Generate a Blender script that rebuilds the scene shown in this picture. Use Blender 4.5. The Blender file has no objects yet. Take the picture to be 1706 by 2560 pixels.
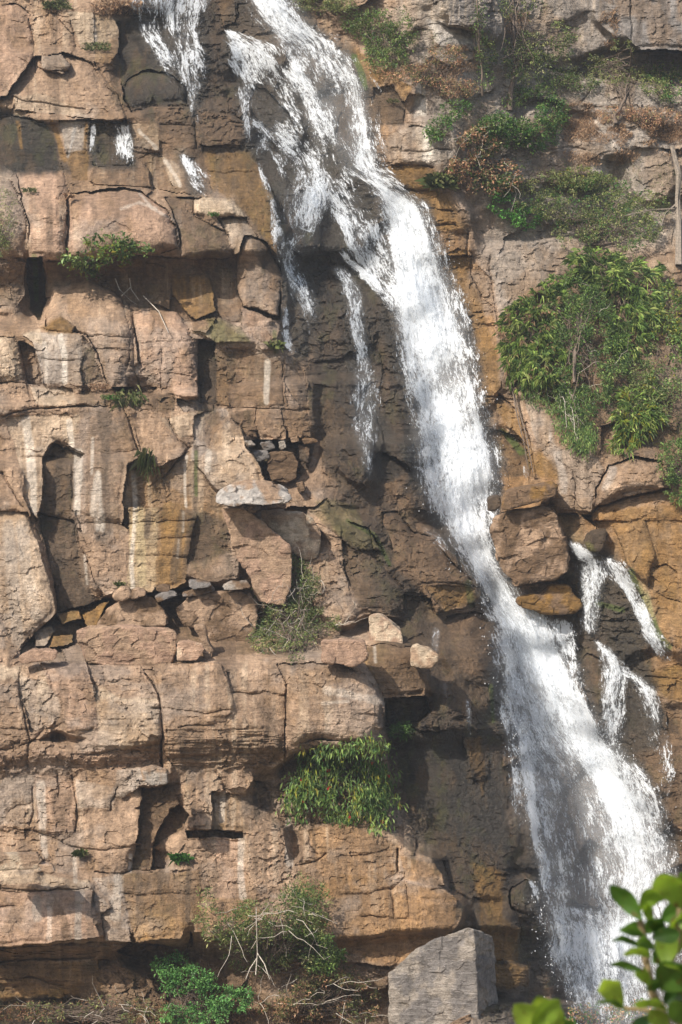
import bpy, bmesh, math, random
import numpy as np
from mathutils import Vector

# ------------------------------------------------------------------ camera, sky, sun
F = 4777.0            # focal length in photograph pixels (1706 x 2560)
ZC = 18.0             # camera height above the gorge floor
scene = bpy.context.scene
col = scene.collection
cam_d = bpy.data.cameras.new("camera"); cam = bpy.data.objects.new("camera", cam_d); col.objects.link(cam)
cam.location = (0, 0, ZC); cam.rotation_euler = (math.radians(90), 0, 0)
cam_d.sensor_fit = 'VERTICAL'; cam_d.sensor_height = 36.0; cam_d.lens = 36.0 * F / 2560.0
cam_d.clip_start = 0.1; cam_d.clip_end = 2000
cam_d.dof.use_dof = True; cam_d.dof.focus_distance = 62; cam_d.dof.aperture_fstop = 6.5
scene.camera = cam

SUN_AZ = math.radians(44)      # to the left of the line back to the camera
SUN_EL = math.radians(44)
sdir = Vector((-math.sin(SUN_AZ) * math.cos(SUN_EL), -math.cos(SUN_AZ) * math.cos(SUN_EL), math.sin(SUN_EL)))
w = bpy.data.worlds.new("World"); scene.world = w; w.use_nodes = True
nt = w.node_tree; nt.nodes.clear()
wo = nt.nodes.new('ShaderNodeOutputWorld'); bg = nt.nodes.new('ShaderNodeBackground'); sk = nt.nodes.new('ShaderNodeTexSky')
sk.sky_type = 'NISHITA'; sk.sun_disc = False; sk.sun_elevation = SUN_EL
sk.sun_rotation = math.atan2(sdir.x, sdir.y); sk.air_density = 1.2; sk.dust_density = 3.0
nt.links.new(sk.outputs[0], bg.inputs[0]); bg.inputs[1].default_value = 0.13; nt.links.new(bg.outputs[0], wo.inputs[0])
sl = bpy.data.lights.new("sun", 'SUN'); so = bpy.data.objects.new("sun", sl); col.objects.link(so)
sl.energy = 4.7; sl.angle = math.radians(0.5); sl.color = (1.0, 0.94, 0.85)
so.rotation_euler = (-sdir).to_track_quat('-Z', 'Y').to_euler(); so.location = (-30, -20, 60)
scene.view_settings.view_transform = 'Standard'; scene.view_settings.look = 'None'
scene.view_settings.exposure = 0.38; scene.view_settings.gamma = 1.0
scene.cycles.max_bounces = 6; scene.cycles.transparent_max_bounces = 24; scene.cycles.diffuse_bounces = 3
scene.cycles.glossy_bounces = 2; scene.cycles.transmission_bounces = 3

rng = np.random.RandomState(7); random.seed(7)
K = 1.8382; OV = 1.08801
ORG = {'1': (0, 0), '2': (853, 0), '3': (0, 640), '4': (853, 640), '5': (0, 1280), '6': (853, 1280), '7': (0, 1920), '8': (853, 1920)}
def R(r, pts):
    """outline measured on an enlarged part of the photograph -> photograph pixels"""
    a = np.array([[float(c) for c in p.split(',')] for p in pts.split()])
    if r == 'o': return a * OV
    return a / K + np.array(ORG[r])

# ------------------------------------------------------------------ noise
_T = rng.rand(256, 256)
def vn(x, y, seed=0):
    x = x + seed * 17.37; y = y + seed * 9.71
    xi = np.floor(x).astype(np.int64); yi = np.floor(y).astype(np.int64)
    fx = x - xi; fy = y - yi
    fx = fx * fx * (3 - 2 * fx); fy = fy * fy * (3 - 2 * fy)
    a = _T[xi & 255, yi & 255]; b = _T[(xi + 1) & 255, yi & 255]; c = _T[xi & 255, (yi + 1) & 255]; d = _T[(xi + 1) & 255, (yi + 1) & 255]
    return (a + (b - a) * fx) * (1 - fy) + (c + (d - c) * fx) * fy
def fbm(x, y, seed=0, o=4, g=0.5):
    s = 0; A = 1; T = 0
    for i in range(o):
        ca, sa = math.cos(i * 0.7), math.sin(i * 0.7)
        f = 2.03 ** i
        xx, yy = (x * f, y * f) if i == 0 else (x * f + 3.1 * i, y * f - 5.7 * i)
        s = s + A * vn(xx, yy, seed + i * 3); T += A; A *= g
    return s / T
def cells(x, y, seed=0, jit=0.85):
    """planar facets: each Voronoi cell returns its random value, the offset to its point, and the edge distance"""
    xi = np.floor(x).astype(np.int64); yi = np.floor(y).astype(np.int64)
    b1 = np.full(x.shape, 9.0); b2 = np.full(x.shape, 9.0)
    ox = np.zeros_like(x); oy = np.zeros_like(x); v1 = np.zeros_like(x); v2 = np.zeros_like(x); v3 = np.zeros_like(x)
    for i in (-1, 0, 1):
        for j in (-1, 0, 1):
            cx = xi + i; cy = yi + j
            jx = _T[(cx + seed * 13) & 255, (cy + 31) & 255]; jy = _T[(cx + 77) & 255, (cy + seed * 7) & 255]
            dx = x - (cx + 0.5 + (jx - .5) * jit); dy = y - (cy + 0.5 + (jy - .5) * jit)
            d = dx * dx + dy * dy
            n = d < b1
            b2 = np.where(n, b1, np.minimum(b2, d)); b1 = np.where(n, d, b1)
            ox = np.where(n, dx, ox); oy = np.where(n, dy, oy)
            v1 = np.where(n, _T[(cx + 5 + seed) & 255, (cy + 91) & 255], v1)
            v2 = np.where(n, _T[(cx + 55) & 255, (cy + 17 + seed) & 255], v2)
            v3 = np.where(n, _T[(cx + 155) & 255, (cy + 117 + seed) & 255], v3)
    return v1, v2, v3, ox, oy, np.sqrt(b2) - np.sqrt(b1)
def sst(a, b, x):
    t = np.clip((x - a) / (b - a), 0, 1); return t * t * (3 - 2 * t)
def sdf(P, X, Y):
    """distance inside (+) or outside (-) a closed outline"""
    d = np.full(X.shape, 1e9); ins = np.zeros(X.shape, bool); n = len(P)
    for i in range(n):
        ax, ay = P[i]; bx, by = P[(i + 1) % n]
        ex, ey = bx - ax, by - ay; L = ex * ex + ey * ey + 1e-9
        t = np.clip(((X - ax) * ex + (Y - ay) * ey) / L, 0, 1)
        d = np.minimum(d, (X - ax - t * ex) ** 2 + (Y - ay - t * ey) ** 2)
        c = (ay > Y) != (by > Y)
        ins ^= c & (X < (bx - ax) * (Y - ay) / (by - ay + 1e-12) + ax)
    d = np.sqrt(d); return np.where(ins, d, -d)
def dline(P, X, Y):
    d = np.full(X.shape, 1e9)
    for i in range(len(P) - 1):
        ax, ay = P[i]; bx, by = P[i + 1]
        ex, ey = bx - ax, by - ay; L = ex * ex + ey * ey + 1e-9
        t = np.clip(((X - ax) * ex + (Y - ay) * ey) / L, 0, 1)
        d = np.minimum(d, (X - ax - t * ex) ** 2 + (Y - ay - t * ey) ** 2)
    return np.sqrt(d)

# ------------------------------------------------------------------ rock relief
ST = 2.4
U1 = np.arange(-190, 1900, ST); V1 = np.arange(-260, 2860, ST)
U, V = np.meshgrid(U1, V1)            # rows: down the cliff
NV, NU = U.shape
Uw = U + 20 * (fbm(U / 90, V / 90, 1, 3) - .5) + 8 * (fbm(U / 24, V / 24, 2, 4, .65) - .5)
Vw = V + 20 * (fbm(U / 90, V / 90, 3, 3) - .5) + 8 * (fbm(U / 24, V / 24, 4, 4, .65) - .5)

FY = [-300, 0, 300, 600, 1000, 1300, 1600, 2000, 2560, 2900]; FX = [600, 690, 830, 1010, 1120, 1180, 1330, 1470, 1530, 1540]
def macro(u, v):
    d = 58 + 14 * (1 - v / 2560.0)
    s = u - np.interp(v, FY, FX)
    d = d + 2.9 * sst(-400, -40, s) - 2.4 * sst(40, 420, s)
    L_ = sst(-20, -160, s); vw = v / OV + .05 * (u / OV - 300) + 26 * (vn(u / 160, v / 400, 12) - .5)
    for v0, am, wd in ((1500, 1.7, 60), (1040, .5, 14), (900, .5, 12), (430, 1.2, 60), (260, .6, 12), (110, .5, 12)):
        d = d + L_ * 1.3 * am * (sst(v0 + wd, v0 - wd, vw) - .0)
    d = d + L_ * (.9 * sst(585, 640, vw) * sst(760, 660, vw) + .45 * sst(1725, 1760, vw) + .7 * sst(2170, 2200, vw) - 3.4)
    d = d + 5.0 * sst(1150, 500, v) * sst(1000, 1500, u)
    d = d + 0.7 * (fbm(u / 420, v / 330, 11, 2) - .5)
    return d

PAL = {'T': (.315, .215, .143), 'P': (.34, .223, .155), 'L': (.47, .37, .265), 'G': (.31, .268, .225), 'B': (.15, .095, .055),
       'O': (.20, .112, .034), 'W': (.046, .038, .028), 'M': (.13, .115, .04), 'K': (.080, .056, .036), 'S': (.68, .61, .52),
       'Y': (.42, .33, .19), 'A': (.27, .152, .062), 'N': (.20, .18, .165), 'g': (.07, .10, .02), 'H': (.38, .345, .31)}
WETK = {'W': 1.0, 'K': .75, 'O': .45, 'M': .5, 'B': .35, 'g': .5}

# big colour fields of the rock, plus shade painted right of a tall column: colour, strength, softness | outline
PAINT = """
T 1 1 o -200,-300 1800,-300 1800,2700 -200,2700
B .85 60 o 240,-60 720,-60 800,180 860,420 1000,600 1120,1100 1200,1400 1180,2353 1000,2353 1030,1950 930,1650 900,1450 760,1150 690,820 640,640 520,440 420,430 230,380 240,250
K .8 40 o 310,-40 560,-60 600,300 630,560 700,820 800,880 850,1100 980,1250 1000,1500 900,1480 840,1200 760,1000 690,780 650,640 560,380 440,320 290,230 270,80
W .85 25 o 560,180 700,200 850,420 900,640 960,900 990,1120 930,1140 900,900 850,800 800,700 700,700 640,560 600,400
W .8 25 o 880,1640 1150,1640 1200,1900 1260,2353 1140,2353 1060,2040 960,1960 920,1850 900,1720
A .7 35 o 790,110 870,180 900,260 880,360 960,420 1060,500 1080,700 1150,900 1160,1000 1280,1080 1300,1200 1360,1180 1568,1150 1568,2000 1480,1800 1440,1500 1340,1260 1180,1250 1130,1050 1060,800 980,500 860,420
G .9 50 o 930,-60 1700,-60 1700,560 1240,560 1120,480 1040,420 980,350 960,220
N .8 40 o 1330,-100 1750,-100 1750,180 1400,170 1330,60
G .6 30 o 1080,500 1300,500 1250,650 1150,720 1110,600
K .8 30 o 1300,1240 1420,1290 1470,1400 1500,1520 1568,1700 1568,1950 1480,1800 1420,1700 1340,1550 1300,1400
B .8 60 o 1180,650 1700,600 1700,1000 1450,1060 1300,1000 1180,850
W .8 12 o 0,250 110,285 160,400 50,405 -60,380 -60,240
W .75 12 o 205,285 300,285 305,385 210,385
O .8 16 o 0,2230 230,2210 260,2260 200,2330 0,2353 -80,2353 -80,2230
B .7 30 o 250,2180 460,2180 620,2230 900,2230 900,2353 250,2400
K .6 10 o 455,830 505,830 505,980 460,980
K .6 14 o 700,850 800,880 860,1050 900,1180 800,1150 720,1000
N .6 20 o 560,200 640,190 700,330 620,290
"""
# region, protrusion m, right-tilt, down-tilt, edge radius px, colour (with shade painted in beside a few projecting blocks), colour strength, roughness | outline
BLOCKS = """
1 .5 .25 .35 20 P .6 .6|-140,20 60,20 130,60 150,180 160,300 110,440 40,470 -140,480
1 .35 .1 .3 10 T .5 1|150,60 250,60 330,170 350,230 290,270 200,250 150,170
1 .65 .1 .1 9 L .7 .8|300,50 430,60 475,130 485,210 375,230 345,160
1 .35 -.1 .3 8 O .5 1|430,60 540,90 545,230 500,300 430,290
1 .6 .2 .6 22 T .6 .8|160,250 290,240 420,290 460,360 560,470 575,545 420,545 300,520 60,500 -140,480 30,440 110,330
1 .95 .1 .5 14 G .5 .7|190,250 280,245 330,300 300,340 200,300
1 .8 0 .4 12 L .4 .8|60,430 180,420 340,480 420,545 300,525 60,495
1 -.1 .3 .2 8 W .8 .7|545,100 740,110 820,250 850,350 900,420 880,470 600,500 565,420 540,250
1 .35 0 .6 30 W .7 .6|565,450 580,380 650,330 760,330 850,400 870,490 720,490 600,520
1 .3 0 .1 8 K .7 1|880,40 1020,70 1030,200 1015,340 980,370 930,320 915,180
1 .5 0 0 8 O .8 1|1000,-80 1075,-80 1070,100 1020,120
1 .35 0 .2 12 B .8 1|1080,10 1140,10 1190,180 1080,150
1 .3 .1 .3 9 O .6 1|1200,200 1290,210 1310,290 1240,280
1 .4 .2 .2 8 K .6 1.2|720,500 880,500 910,560 905,680 830,700 740,640
1 .45 .2 .3 9 B .6 1.3|920,440 1050,440 1110,460 1130,560 1120,670 920,660 900,520
1 .6 .25 .2 12 O .55 1.1|930,660 1150,690 1210,820 1260,950 1270,1176 1200,1100 1130,980 1090,910 980,870 940,750
1 .3 .2 .2 6 L .6 .8|590,560 730,570 740,700 620,660
1 .45 0 .2 6 L .8 .8|730,710 830,760 840,860 790,850
1 .2 .1 .2 8 B .7 1|620,700 740,715 800,850 700,870 690,790
1 .9 0 .3 12 B .7 1.3|430,765 680,770 690,860 500,860 420,830
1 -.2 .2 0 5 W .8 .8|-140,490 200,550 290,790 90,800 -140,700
1 .1 0 0 6 G .7 .7|265,550 420,545 400,690 350,740 300,700
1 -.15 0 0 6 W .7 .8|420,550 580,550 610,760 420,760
1 .2 0 .3 8 O .7 1|290,700 400,690 410,830 330,840
1 1.0 .3 .25 26 P .7 .6|80,800 180,775 290,800 320,900 300,1176 250,1200 130,1200 110,960
1 1.4 .15 .3 40 P .7 .5|300,900 560,860 640,880 760,960 810,1040 820,1130 700,1186 500,1176 300,1206
1 .9 .1 .5 14 L .7 .5|895,910 1060,910 1110,960 1125,1010 980,990 900,980
1 .8 .1 .5 14 L .6 .8|1000,1000 1130,1010 1190,1110 1220,1186 1090,1186 1050,1080
1 .8 -.1 .5 18 K .5 .7|760,900 900,900 900,990 1040,1060 1080,1176 830,1176 820,1060
1 .7 .2 .2 20 T .5 .8|-140,720 60,840 110,960 110,1176 -140,1176
1 .45 0 .5 24 W .8 .7|1170,400 1230,400 1340,520 1390,660 1290,620 1150,540 1140,470
1 .15 0 0 8 W .7 .7|1180,740 1310,730 1340,900 1340,1040 1270,1030 1230,850
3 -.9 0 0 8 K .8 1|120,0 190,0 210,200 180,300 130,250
3 .25 .2 0 10 B .6 1|-140,0 120,20 110,180 80,230 -140,230
3 .0 0 -.2 10 B .7 1|200,20 800,0 1290,0 1280,300 1100,300 900,300 600,230 200,200
3 .35 .3 0 9 B .7 1.3|660,40 800,50 790,240 680,220
3 .4 .1 .1 12 O .5 1.1|790,80 960,90 990,250 900,290 800,180
3 .9 .15 .1 18 T .5 1|1100,20 1130,-90 1220,-60 1290,100 1270,280 1120,230 1095,140
3 1.0 .25 .25 24 T .7 .7|200,270 240,150 400,110 500,150 560,210 590,330 600,450 580,600 500,600 470,480 400,370 350,350 220,330
3 1.0 .3 .2 22 P .6 .7|600,250 680,240 820,250 880,330 900,400 920,560 915,660 810,650 740,590 640,480 610,350
3 1.2 .2 .4 16 O .6 .6|210,330 280,280 350,320 340,355 230,350
3 1.15 .1 .1 12 G .6 .6|95,360 180,355 340,355 385,370 380,450 400,590 200,595 180,470 150,400
3 .9 -.3 0 8 K .5 .8|385,370 440,440 480,560 380,595
3 1.1 .1 .2 20 L .6 .7|-140,345 60,370 85,410 105,520 110,570 -140,600
3 1.1 .1 .1 12 T .6 .8|-140,585 120,585 130,680 110,720 -140,735
3 .1 0 0 6 B .6 .8|85,390 170,430 200,600 130,600 100,480
3 1.0 0 .3 8 L .6 1|140,610 330,610 350,700 170,690
3 1.0 0 .3 8 B .6 1|370,610 520,620 540,690 350,690
3 .1 0 0 6 B .7 1.4|510,590 720,600 700,640 540,630
3 .6 .1 .2 9 B .6 1|700,630 800,640 820,700 760,720 660,700
3 .5 .2 .5 9 N .5 .8|810,660 920,670 930,720 850,720
3 .0 0 0 5 K .8 .6|920,390 1000,400 1000,690 920,680
3 .5 .1 0 8 O .6 1|1000,430 1050,440 1060,690 1000,690
3 .35 .1 0 8 B .6 1|1050,430 1120,440 1120,690 1060,690
3 .6 .1 .1 12 B .7 .8|1130,440 1310,480 1320,690 1180,680 1130,640
3 .3 -.3 .1 10 B .7 1|1320,450 1400,520 1420,720 1380,690 1310,580
3 .9 .1 .6 10 M .6 .8|895,350 1010,280 1110,320 1160,400 1000,410 960,380
3 1.0 .2 .5 8 B .6 1|890,300 1000,280 950,360 900,340
3 .8 .1 .3 10 P .5 1|1110,230 1240,290 1250,420 1210,440 1120,340
3 .5 0 0 6 B .6 1|1060,740 1170,700 1180,840 1120,830
3 .7 .1 .1 8 T .4 1|1170,690 1290,690 1310,840 1190,850
3 .6 -.1 .1 8 B .5 1|1290,700 1420,720 1430,830 1320,830
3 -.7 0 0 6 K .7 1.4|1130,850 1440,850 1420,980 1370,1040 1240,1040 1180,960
3 .7 .3 .1 9 T .5 .9|-140,740 30,760 100,960 110,1060 80,1080 -140,920
3 .75 .1 0 9 L .45 .6|30,740 270,730 280,830 220,870 190,930 190,1216 150,1176 80,960
3 .1 0 0 6 O .35 .8|190,930 240,860 300,870 380,910 340,960 330,1236 190,1236
3 .95 .15 0 10 T .3 .6|280,730 560,690 580,790 640,930 600,960 590,1276 345,1256 335,960 390,910 340,880 300,850
3 .75 .2 .1 9 T .5 .8|600,760 740,730 790,800 870,870 820,950 760,1020 690,960 650,930
3 .8 .1 .2 7 L .4 1|740,740 900,720 940,760 930,830 820,830
3 .6 .1 .3 9 N .5 .8|900,740 1040,700 1050,740 980,800 960,900 880,960
3 .35 .1 0 6 O .35 .8|640,950 700,980 870,900 940,1000 1000,1090 1040,1276 560,1276 590,960
3 1.25 .1 .15 9 L .35 .6|1040,760 1110,800 1130,880 1180,930 1240,1040 1070,1060 1000,1080 940,1000 950,920 990,820
3 .9 .2 .1 10 T .4 .8|-140,920 60,920 100,1010 110,1090 150,1200 -140,1200
5 1.1 .2 .1 14 L .35 .6|-140,0 130,0 180,150 220,280 265,450 260,500 190,520 150,560 70,640 -140,600
5 .0 .1 0 6 K .5 .8|180,0 340,40 360,150 370,300 440,400 430,420 270,460 240,280
5 .85 .1 0 9 T .4 .7|345,0 540,50 600,100 590,350 480,390 440,280 370,80
5 .8 .0 0 3 Y .4 .7|590,-20 730,-20 730,330 700,370 590,350
5 .8 .05 0 3 O .45 .7|730,-20 900,10 870,220 860,330 800,360 720,360
5 .5 .1 0 7 B .7 1|900,10 1040,40 1060,180 870,240
5 .9 .1 .3 12 B .5 .8|880,230 1050,185 1085,300 1000,310 870,300
5 .0 0 .8 10 B .5 1.3|270,460 480,400 860,350 1160,370 1180,640 900,700 700,700 300,700 100,700 80,640
5 .6 0 .8 10 O .6 .7|270,460 370,450 380,490 300,510
5 .5 0 .9 10 O .7 .6|380,470 500,410 440,530 400,540
5 .8 0 .9 10 O .6 .6|250,570 340,560 340,600 220,625
5 .9 .1 .6 10 T .6 1|280,630 370,600 400,690 300,690
5 1.3 .2 .2 16 T .6 1|-140,440 0,460 40,560 75,660 40,690 -140,690
5 .6 0 .8 12 L .6 .7|150,560 240,520 260,550 200,620 160,620
5 1.25 .1 .05 10 T .5 .7|-140,710 80,705 100,800 120,1000 110,1040 -140,1100
5 1.0 .15 .05 8 G .4 .8|90,740 190,770 275,815 270,940 200,1000 130,1010 105,850
5 1.4 .1 .1 12 P .5 .7|180,690 400,690 440,800 440,990 300,1000 280,860 200,770
5 1.1 .2 .1 8 T .5 .8|410,700 640,700 670,740 700,800 720,860 560,850 500,800 450,830
5 1.5 .1 .35 14 L .4 1.1|440,840 480,800 550,860 720,860 750,1040 600,1090 440,1080
5 1.7 .1 .05 10 T .6 .7|705,700 780,690 1020,700 1060,820 1075,910 960,960 900,990 760,990 730,870
5 1.3 .1 .25 8 T .4 1|1040,730 1290,700 1300,820 1100,830 1060,820
5 1.55 0 .1 8 T .5 .7|1075,840 1310,840 1315,990 1210,970 1100,930
5 1.65 0 -.3 14 B .35 1.6|760,1000 960,960 1100,940 1300,1010 1310,1120 1200,1186 800,1186 750,1090
5 1.9 .05 .1 26 T .5 .9|1280,700 1380,690 1568,690 1668,740 1740,830 1773,900 1758,1000 1668,1060 1500,1060 1320,1085 1310,880
5 1.3 0 0 10 P .35 1.4|-140,1100 440,1090 600,1090 740,1070 750,1186 -140,1186
5 .9 .15 .1 12 T .5 .9|1400,215 1568,215 1600,280 1625,420 1640,480 1560,500 1440,360
7 1.1 .1 .05 8 G .3 .9|-140,40 150,40 150,180 140,250 -140,260
7 1.2 .1 .05 8 P .4 .9|150,30 340,40 350,200 360,290 160,290
7 1.3 .1 .05 9 G .4 .9|350,50 530,90 520,180 360,180
7 1.15 .1 .05 7 T .4 .9|530,100 640,90 640,180 510,180
7 1.5 .1 -.1 7 G .5 .9|540,0 770,10 775,75 650,90 560,140 520,120
7 1.25 .1 .1 8 T .5 .9|360,190 640,190 630,350 600,360 490,370 370,300
7 1.1 .1 .1 8 T .5 .9|-140,270 370,310 590,370 590,470 400,500 200,400 -140,390
7 .7 .2 0 7 B .6 1|640,100 820,80 820,190 770,200 750,290 690,360 620,350 640,200
7 .75 .1 0 7 K .5 1|620,360 700,370 720,460 610,470
7 .1 0 0 5 B .6 1|820,170 870,210 840,280 700,370 780,380 760,460 700,470 700,360 770,200
7 1.3 .1 .1 8 T .5 .9|840,30 1000,20 1030,100 970,210 880,210
7 1.35 .1 .1 8 T .6 .9|1030,20 1160,30 1170,60 1130,110 1050,100
7 1.5 0 .1 7 T .5 .9|870,220 975,220 970,290 860,270
7 .9 .1 0 7 O .4 .9|980,110 1110,130 1130,280 980,290
7 .1 0 0 4 B .7 1|850,285 1145,290 1145,318 860,322
7 1.0 .1 0 7 T .4 .9|840,320 990,320 990,460 910,470 800,400
7 1.05 .1 0 7 P .4 .8|990,320 1110,320 1130,600 1000,600 990,450
7 1.15 .1 0 8 T .5 .8|1110,170 1250,250 1300,440 1300,600 1130,600 1110,330
7 .4 .1 .1 9 B .5 1.4|1170,60 1568,60 1700,120 1700,260 1400,260 1200,180
7 1.4 .05 .05 9 A .5 .7|1420,280 1568,250 1830,350 1840,470 1568,600 1370,590 1370,450 1450,400
7 1.7 .0 .2 12 L .5 1|-140,400 170,395 200,430 190,530 -140,550
7 1.6 0 .5 8 L .5 1|190,490 400,520 415,560 300,570 190,545
7 1.8 .08 0 9 P .6 .5|-140,570 430,570 430,700 460,780 330,795 -140,825
7 1.5 .2 0 6 G .4 .7|430,570 510,640 520,700 470,690 430,640
7 1.3 .1 0 6 G .4 .6|415,510 560,490 580,600 600,800 480,810 470,680 520,640
7 1.25 .05 0 6 O .5 .8|560,490 910,470 930,590 920,700 850,740 830,780 620,800 580,620
7 1.3 .05 0 7 A .4 .8|910,600 1300,600 1568,600 1568,720 900,750
7 .7 0 -.6 8 B .5 1.5|-140,825 460,800 600,800 850,830 500,860 -140,910
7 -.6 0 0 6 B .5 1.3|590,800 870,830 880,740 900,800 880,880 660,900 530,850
7 .6 0 .1 6 O .5 1|-140,910 440,880 480,960 -140,1000
7 .3 0 .1 6 O .3 1.2|-140,1000 300,1010 300,1070 -140,1070
7 .0 0 0 6 B .5 1.5|-140,1075 500,1075 500,1300 -140,1300
7 .5 .1 .4 8 T .5 1.6|450,880 530,900 610,980 700,1010 690,1060 550,1060 470,990
7 .7 .1 .5 9 A .5 1|590,1110 700,1090 800,1090 760,1150 600,1190
7 .7 .1 .3 6 T .6 1.3|1160,950 1390,960 1400,1000 1370,1090 1250,1080 1180,1000
7 .9 .1 .2 6 A .5 1.3|1200,880 1400,890 1560,900 1568,950 1300,950
8 1.6 .05 .1 7 A .5 .7|270,400 430,430 460,480 465,540 300,510
8 1.75 .05 .1 10 A .6 .8|-200,600 0,480 300,520 460,560 540,610 535,690 520,740 300,750 0,800
8 1.5 0 .1 8 A .6 .8|-30,810 300,760 450,750 440,790 300,880 230,920 30,900
8 1.0 0 -.2 6 T .5 1.6|-100,900 230,920 210,1000 -60,960
8 .3 .1 .2 8 K .5 1|460,420 620,430 660,500 600,590 500,570
8 .6 .2 .3 10 O .7 1.1|640,440 750,480 760,560 740,600 650,600 610,560 660,500
8 .4 .2 .3 10 O .6 1|570,380 700,370 710,440 600,430
8 .5 .1 .3 8 A .4 1|600,600 740,610 740,660 620,660
8 .8 .1 .2 9 O .7 1|650,680 780,690 825,740 820,800 650,800
8 .6 .1 0 8 B .7 1|650,800 820,810 800,860 660,890
8 .8 .1 .2 9 O .7 1.2|660,930 800,890 870,900 860,1000 670,1000
8 .7 0 .3 20 K .8 .7|780,550 840,515 900,580 920,660 900,690 780,650 760,600
8 .3 .0 .1 8 W .5 1|820,690 940,690 1000,1000 900,1010 860,900 830,800
8 2.2 .0 .9 10 G .6 1|500,1200 680,1120 800,1095 1000,1110 1120,1130 1150,1250 500,1300
8 2.0 .0 .9 10 A .3 1.5|1120,1130 1300,1110 1568,1080 1700,1100 1700,1300 1150,1250
6 .7 .25 .3 14 B .6 .9|0,20 60,60 120,60 190,180 280,320 290,460 80,430 20,250
6 .75 .2 .3 14 M .3 .9|-150,-10 -60,-60 0,20 120,60 180,180 60,160
6 1.0 .25 .35 16 B .6 .8|190,0 260,0 340,90 420,110 470,160 520,230 600,330 620,400 560,450 440,460 380,380 370,320 240,230 200,80
6 1.15 .15 .3 12 O .7 .8|370,335 600,345 620,400 560,450 480,460 440,420
6 .4 .1 .2 10 M .4 1|290,380 410,400 440,470 390,510 300,470
6 .75 .05 0 7 O .5 .9|90,615 330,620 330,750 380,760 400,800 390,840 200,860 160,780
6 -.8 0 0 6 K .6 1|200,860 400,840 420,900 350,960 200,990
6 .5 0 .3 10 B .6 1|350,960 430,900 560,920 580,1000 500,1020 350,1000
6 .6 .1 .2 14 B .5 1.3|490,480 560,470 640,470 700,560 720,700 690,760 560,740 490,620
6 .8 .1 .2 22 T .5 .8|560,490 620,470 640,520 600,570 550,560
6 .5 0 .2 9 O .6 1|500,790 690,790 690,890 560,910
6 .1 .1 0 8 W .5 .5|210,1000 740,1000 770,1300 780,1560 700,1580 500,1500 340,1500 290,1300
6 .3 .1 0 6 O .45 1|560,1030 680,1030 690,1240 590,1240
6 .8 .35 .2 14 A .4 .8|1110,20 1230,0 1568,-50 1700,-50 1700,700 1568,640 1500,600 1400,440 1320,260 1250,200 1230,110
6 1.1 .3 .3 14 A .5 1|1250,60 1400,30 1450,200 1400,330 1320,240
6 .3 .1 .1 9 K .6 1.3|1060,200 1200,240 1320,350 1390,520 1420,620 1330,640 1200,590 1120,560 1120,420 1060,380
6 .5 .1 .2 9 B .5 1.2|1240,330 1340,400 1390,520 1390,620 1240,580 1220,480
6 .6 .2 .2 16 B .5 1.1|1130,650 1210,680 1220,820 1210,1000 1130,900 1080,740
6 .7 .2 .1 9 O .6 1.2|1390,750 1540,700 1700,720 1700,900 1500,880 1450,800
6 .2 .1 0 9 K .6 .8|1280,780 1430,820 1480,1000 1480,1100 1300,1100 1270,900
6 .6 .1 .3 14 B .6 1.1|1350,1030 1450,1040 1540,1130 1540,1300 1400,1330 1330,1176
6 .6 .1 .2 12 B .5 1.2|1500,900 1700,920 1700,1500 1520,1400
6 .5 0 .6 12 g .3 1|1000,20 1100,10 1120,120 1190,190 1110,200 1040,140
4 .4 .25 .1 9 A .6 .8|450,0 600,0 690,120 690,250 720,430 740,600 640,700 600,480 560,250 500,120
4 .7 .1 .1 9 G .35 .9|690,0 1100,-60 1100,60 850,160 720,300 700,200
4 .5 .3 .2 10 A .6 1.1|730,620 820,700 880,860 990,930 1000,1176 980,1040 880,1020 870,880 800,800 680,750
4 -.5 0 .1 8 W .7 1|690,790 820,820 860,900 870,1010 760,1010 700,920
4 .7 .3 .2 12 G .4 1|820,600 900,680 990,760 1000,900 1160,860 1200,980 1160,1080 1160,1176 1000,1176 960,950 880,800
4 1.3 .3 .5 22 T .5 .8|1160,1070 1220,950 1330,930 1480,940 1480,1070 1330,1080 1180,1150
4 .7 .2 .4 14 A .5 1|1160,1176 1180,1150 1300,1110 1480,1070 1700,1100 1700,1220 1160,1220
4 .35 .15 .1 14 B .5 1.2|80,150 170,150 220,250 260,400 330,760 340,900 300,1000 200,900 160,700 200,540 180,430 80,300
4 .6 .2 .2 12 O .5 1|-20,590 40,590 60,700 100,850 110,1050 60,1000 0,960
4 .3 .2 .2 14 B .5 1.1|180,900 300,960 350,1040 380,1176 280,1176 200,1060
2 .4 .2 .4 10 O .6 1|-20,220 150,260 230,330 330,400 300,460 140,400 60,300
2 .2 .1 0 8 K .4 1.1|140,400 240,380 300,480 290,570 160,580
2 .55 .2 .4 12 G .5 .8|230,620 330,580 500,620 500,720 420,760 230,760 180,680
2 .5 .2 .3 10 O .7 .7|190,770 420,760 440,870 330,870 240,860
2 .5 .2 .3 8 O .5 1.2|240,870 500,880 560,1000 560,1060 400,1060 330,950
2 .6 .2 .1 9 B .4 1|400,1060 560,1060 600,1180 450,1180
2 1.3 .1 -.1 12 N .5 .9|470,-200 650,-100 720,80 730,160 620,140 490,120
2 .3 .1 .5 8 H .6 1|390,80 500,130 600,150 720,200 560,210 430,190
2 1.2 .1 0 12 N .7 .9|1180,-200 1750,-200 1750,240 1400,240 1330,180 1180,80
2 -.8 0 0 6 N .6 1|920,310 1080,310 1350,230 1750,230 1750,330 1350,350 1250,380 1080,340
2 .8 .1 .5 9 G .6 .8|1130,620 1250,590 1420,580 1360,660 1180,700
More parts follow.
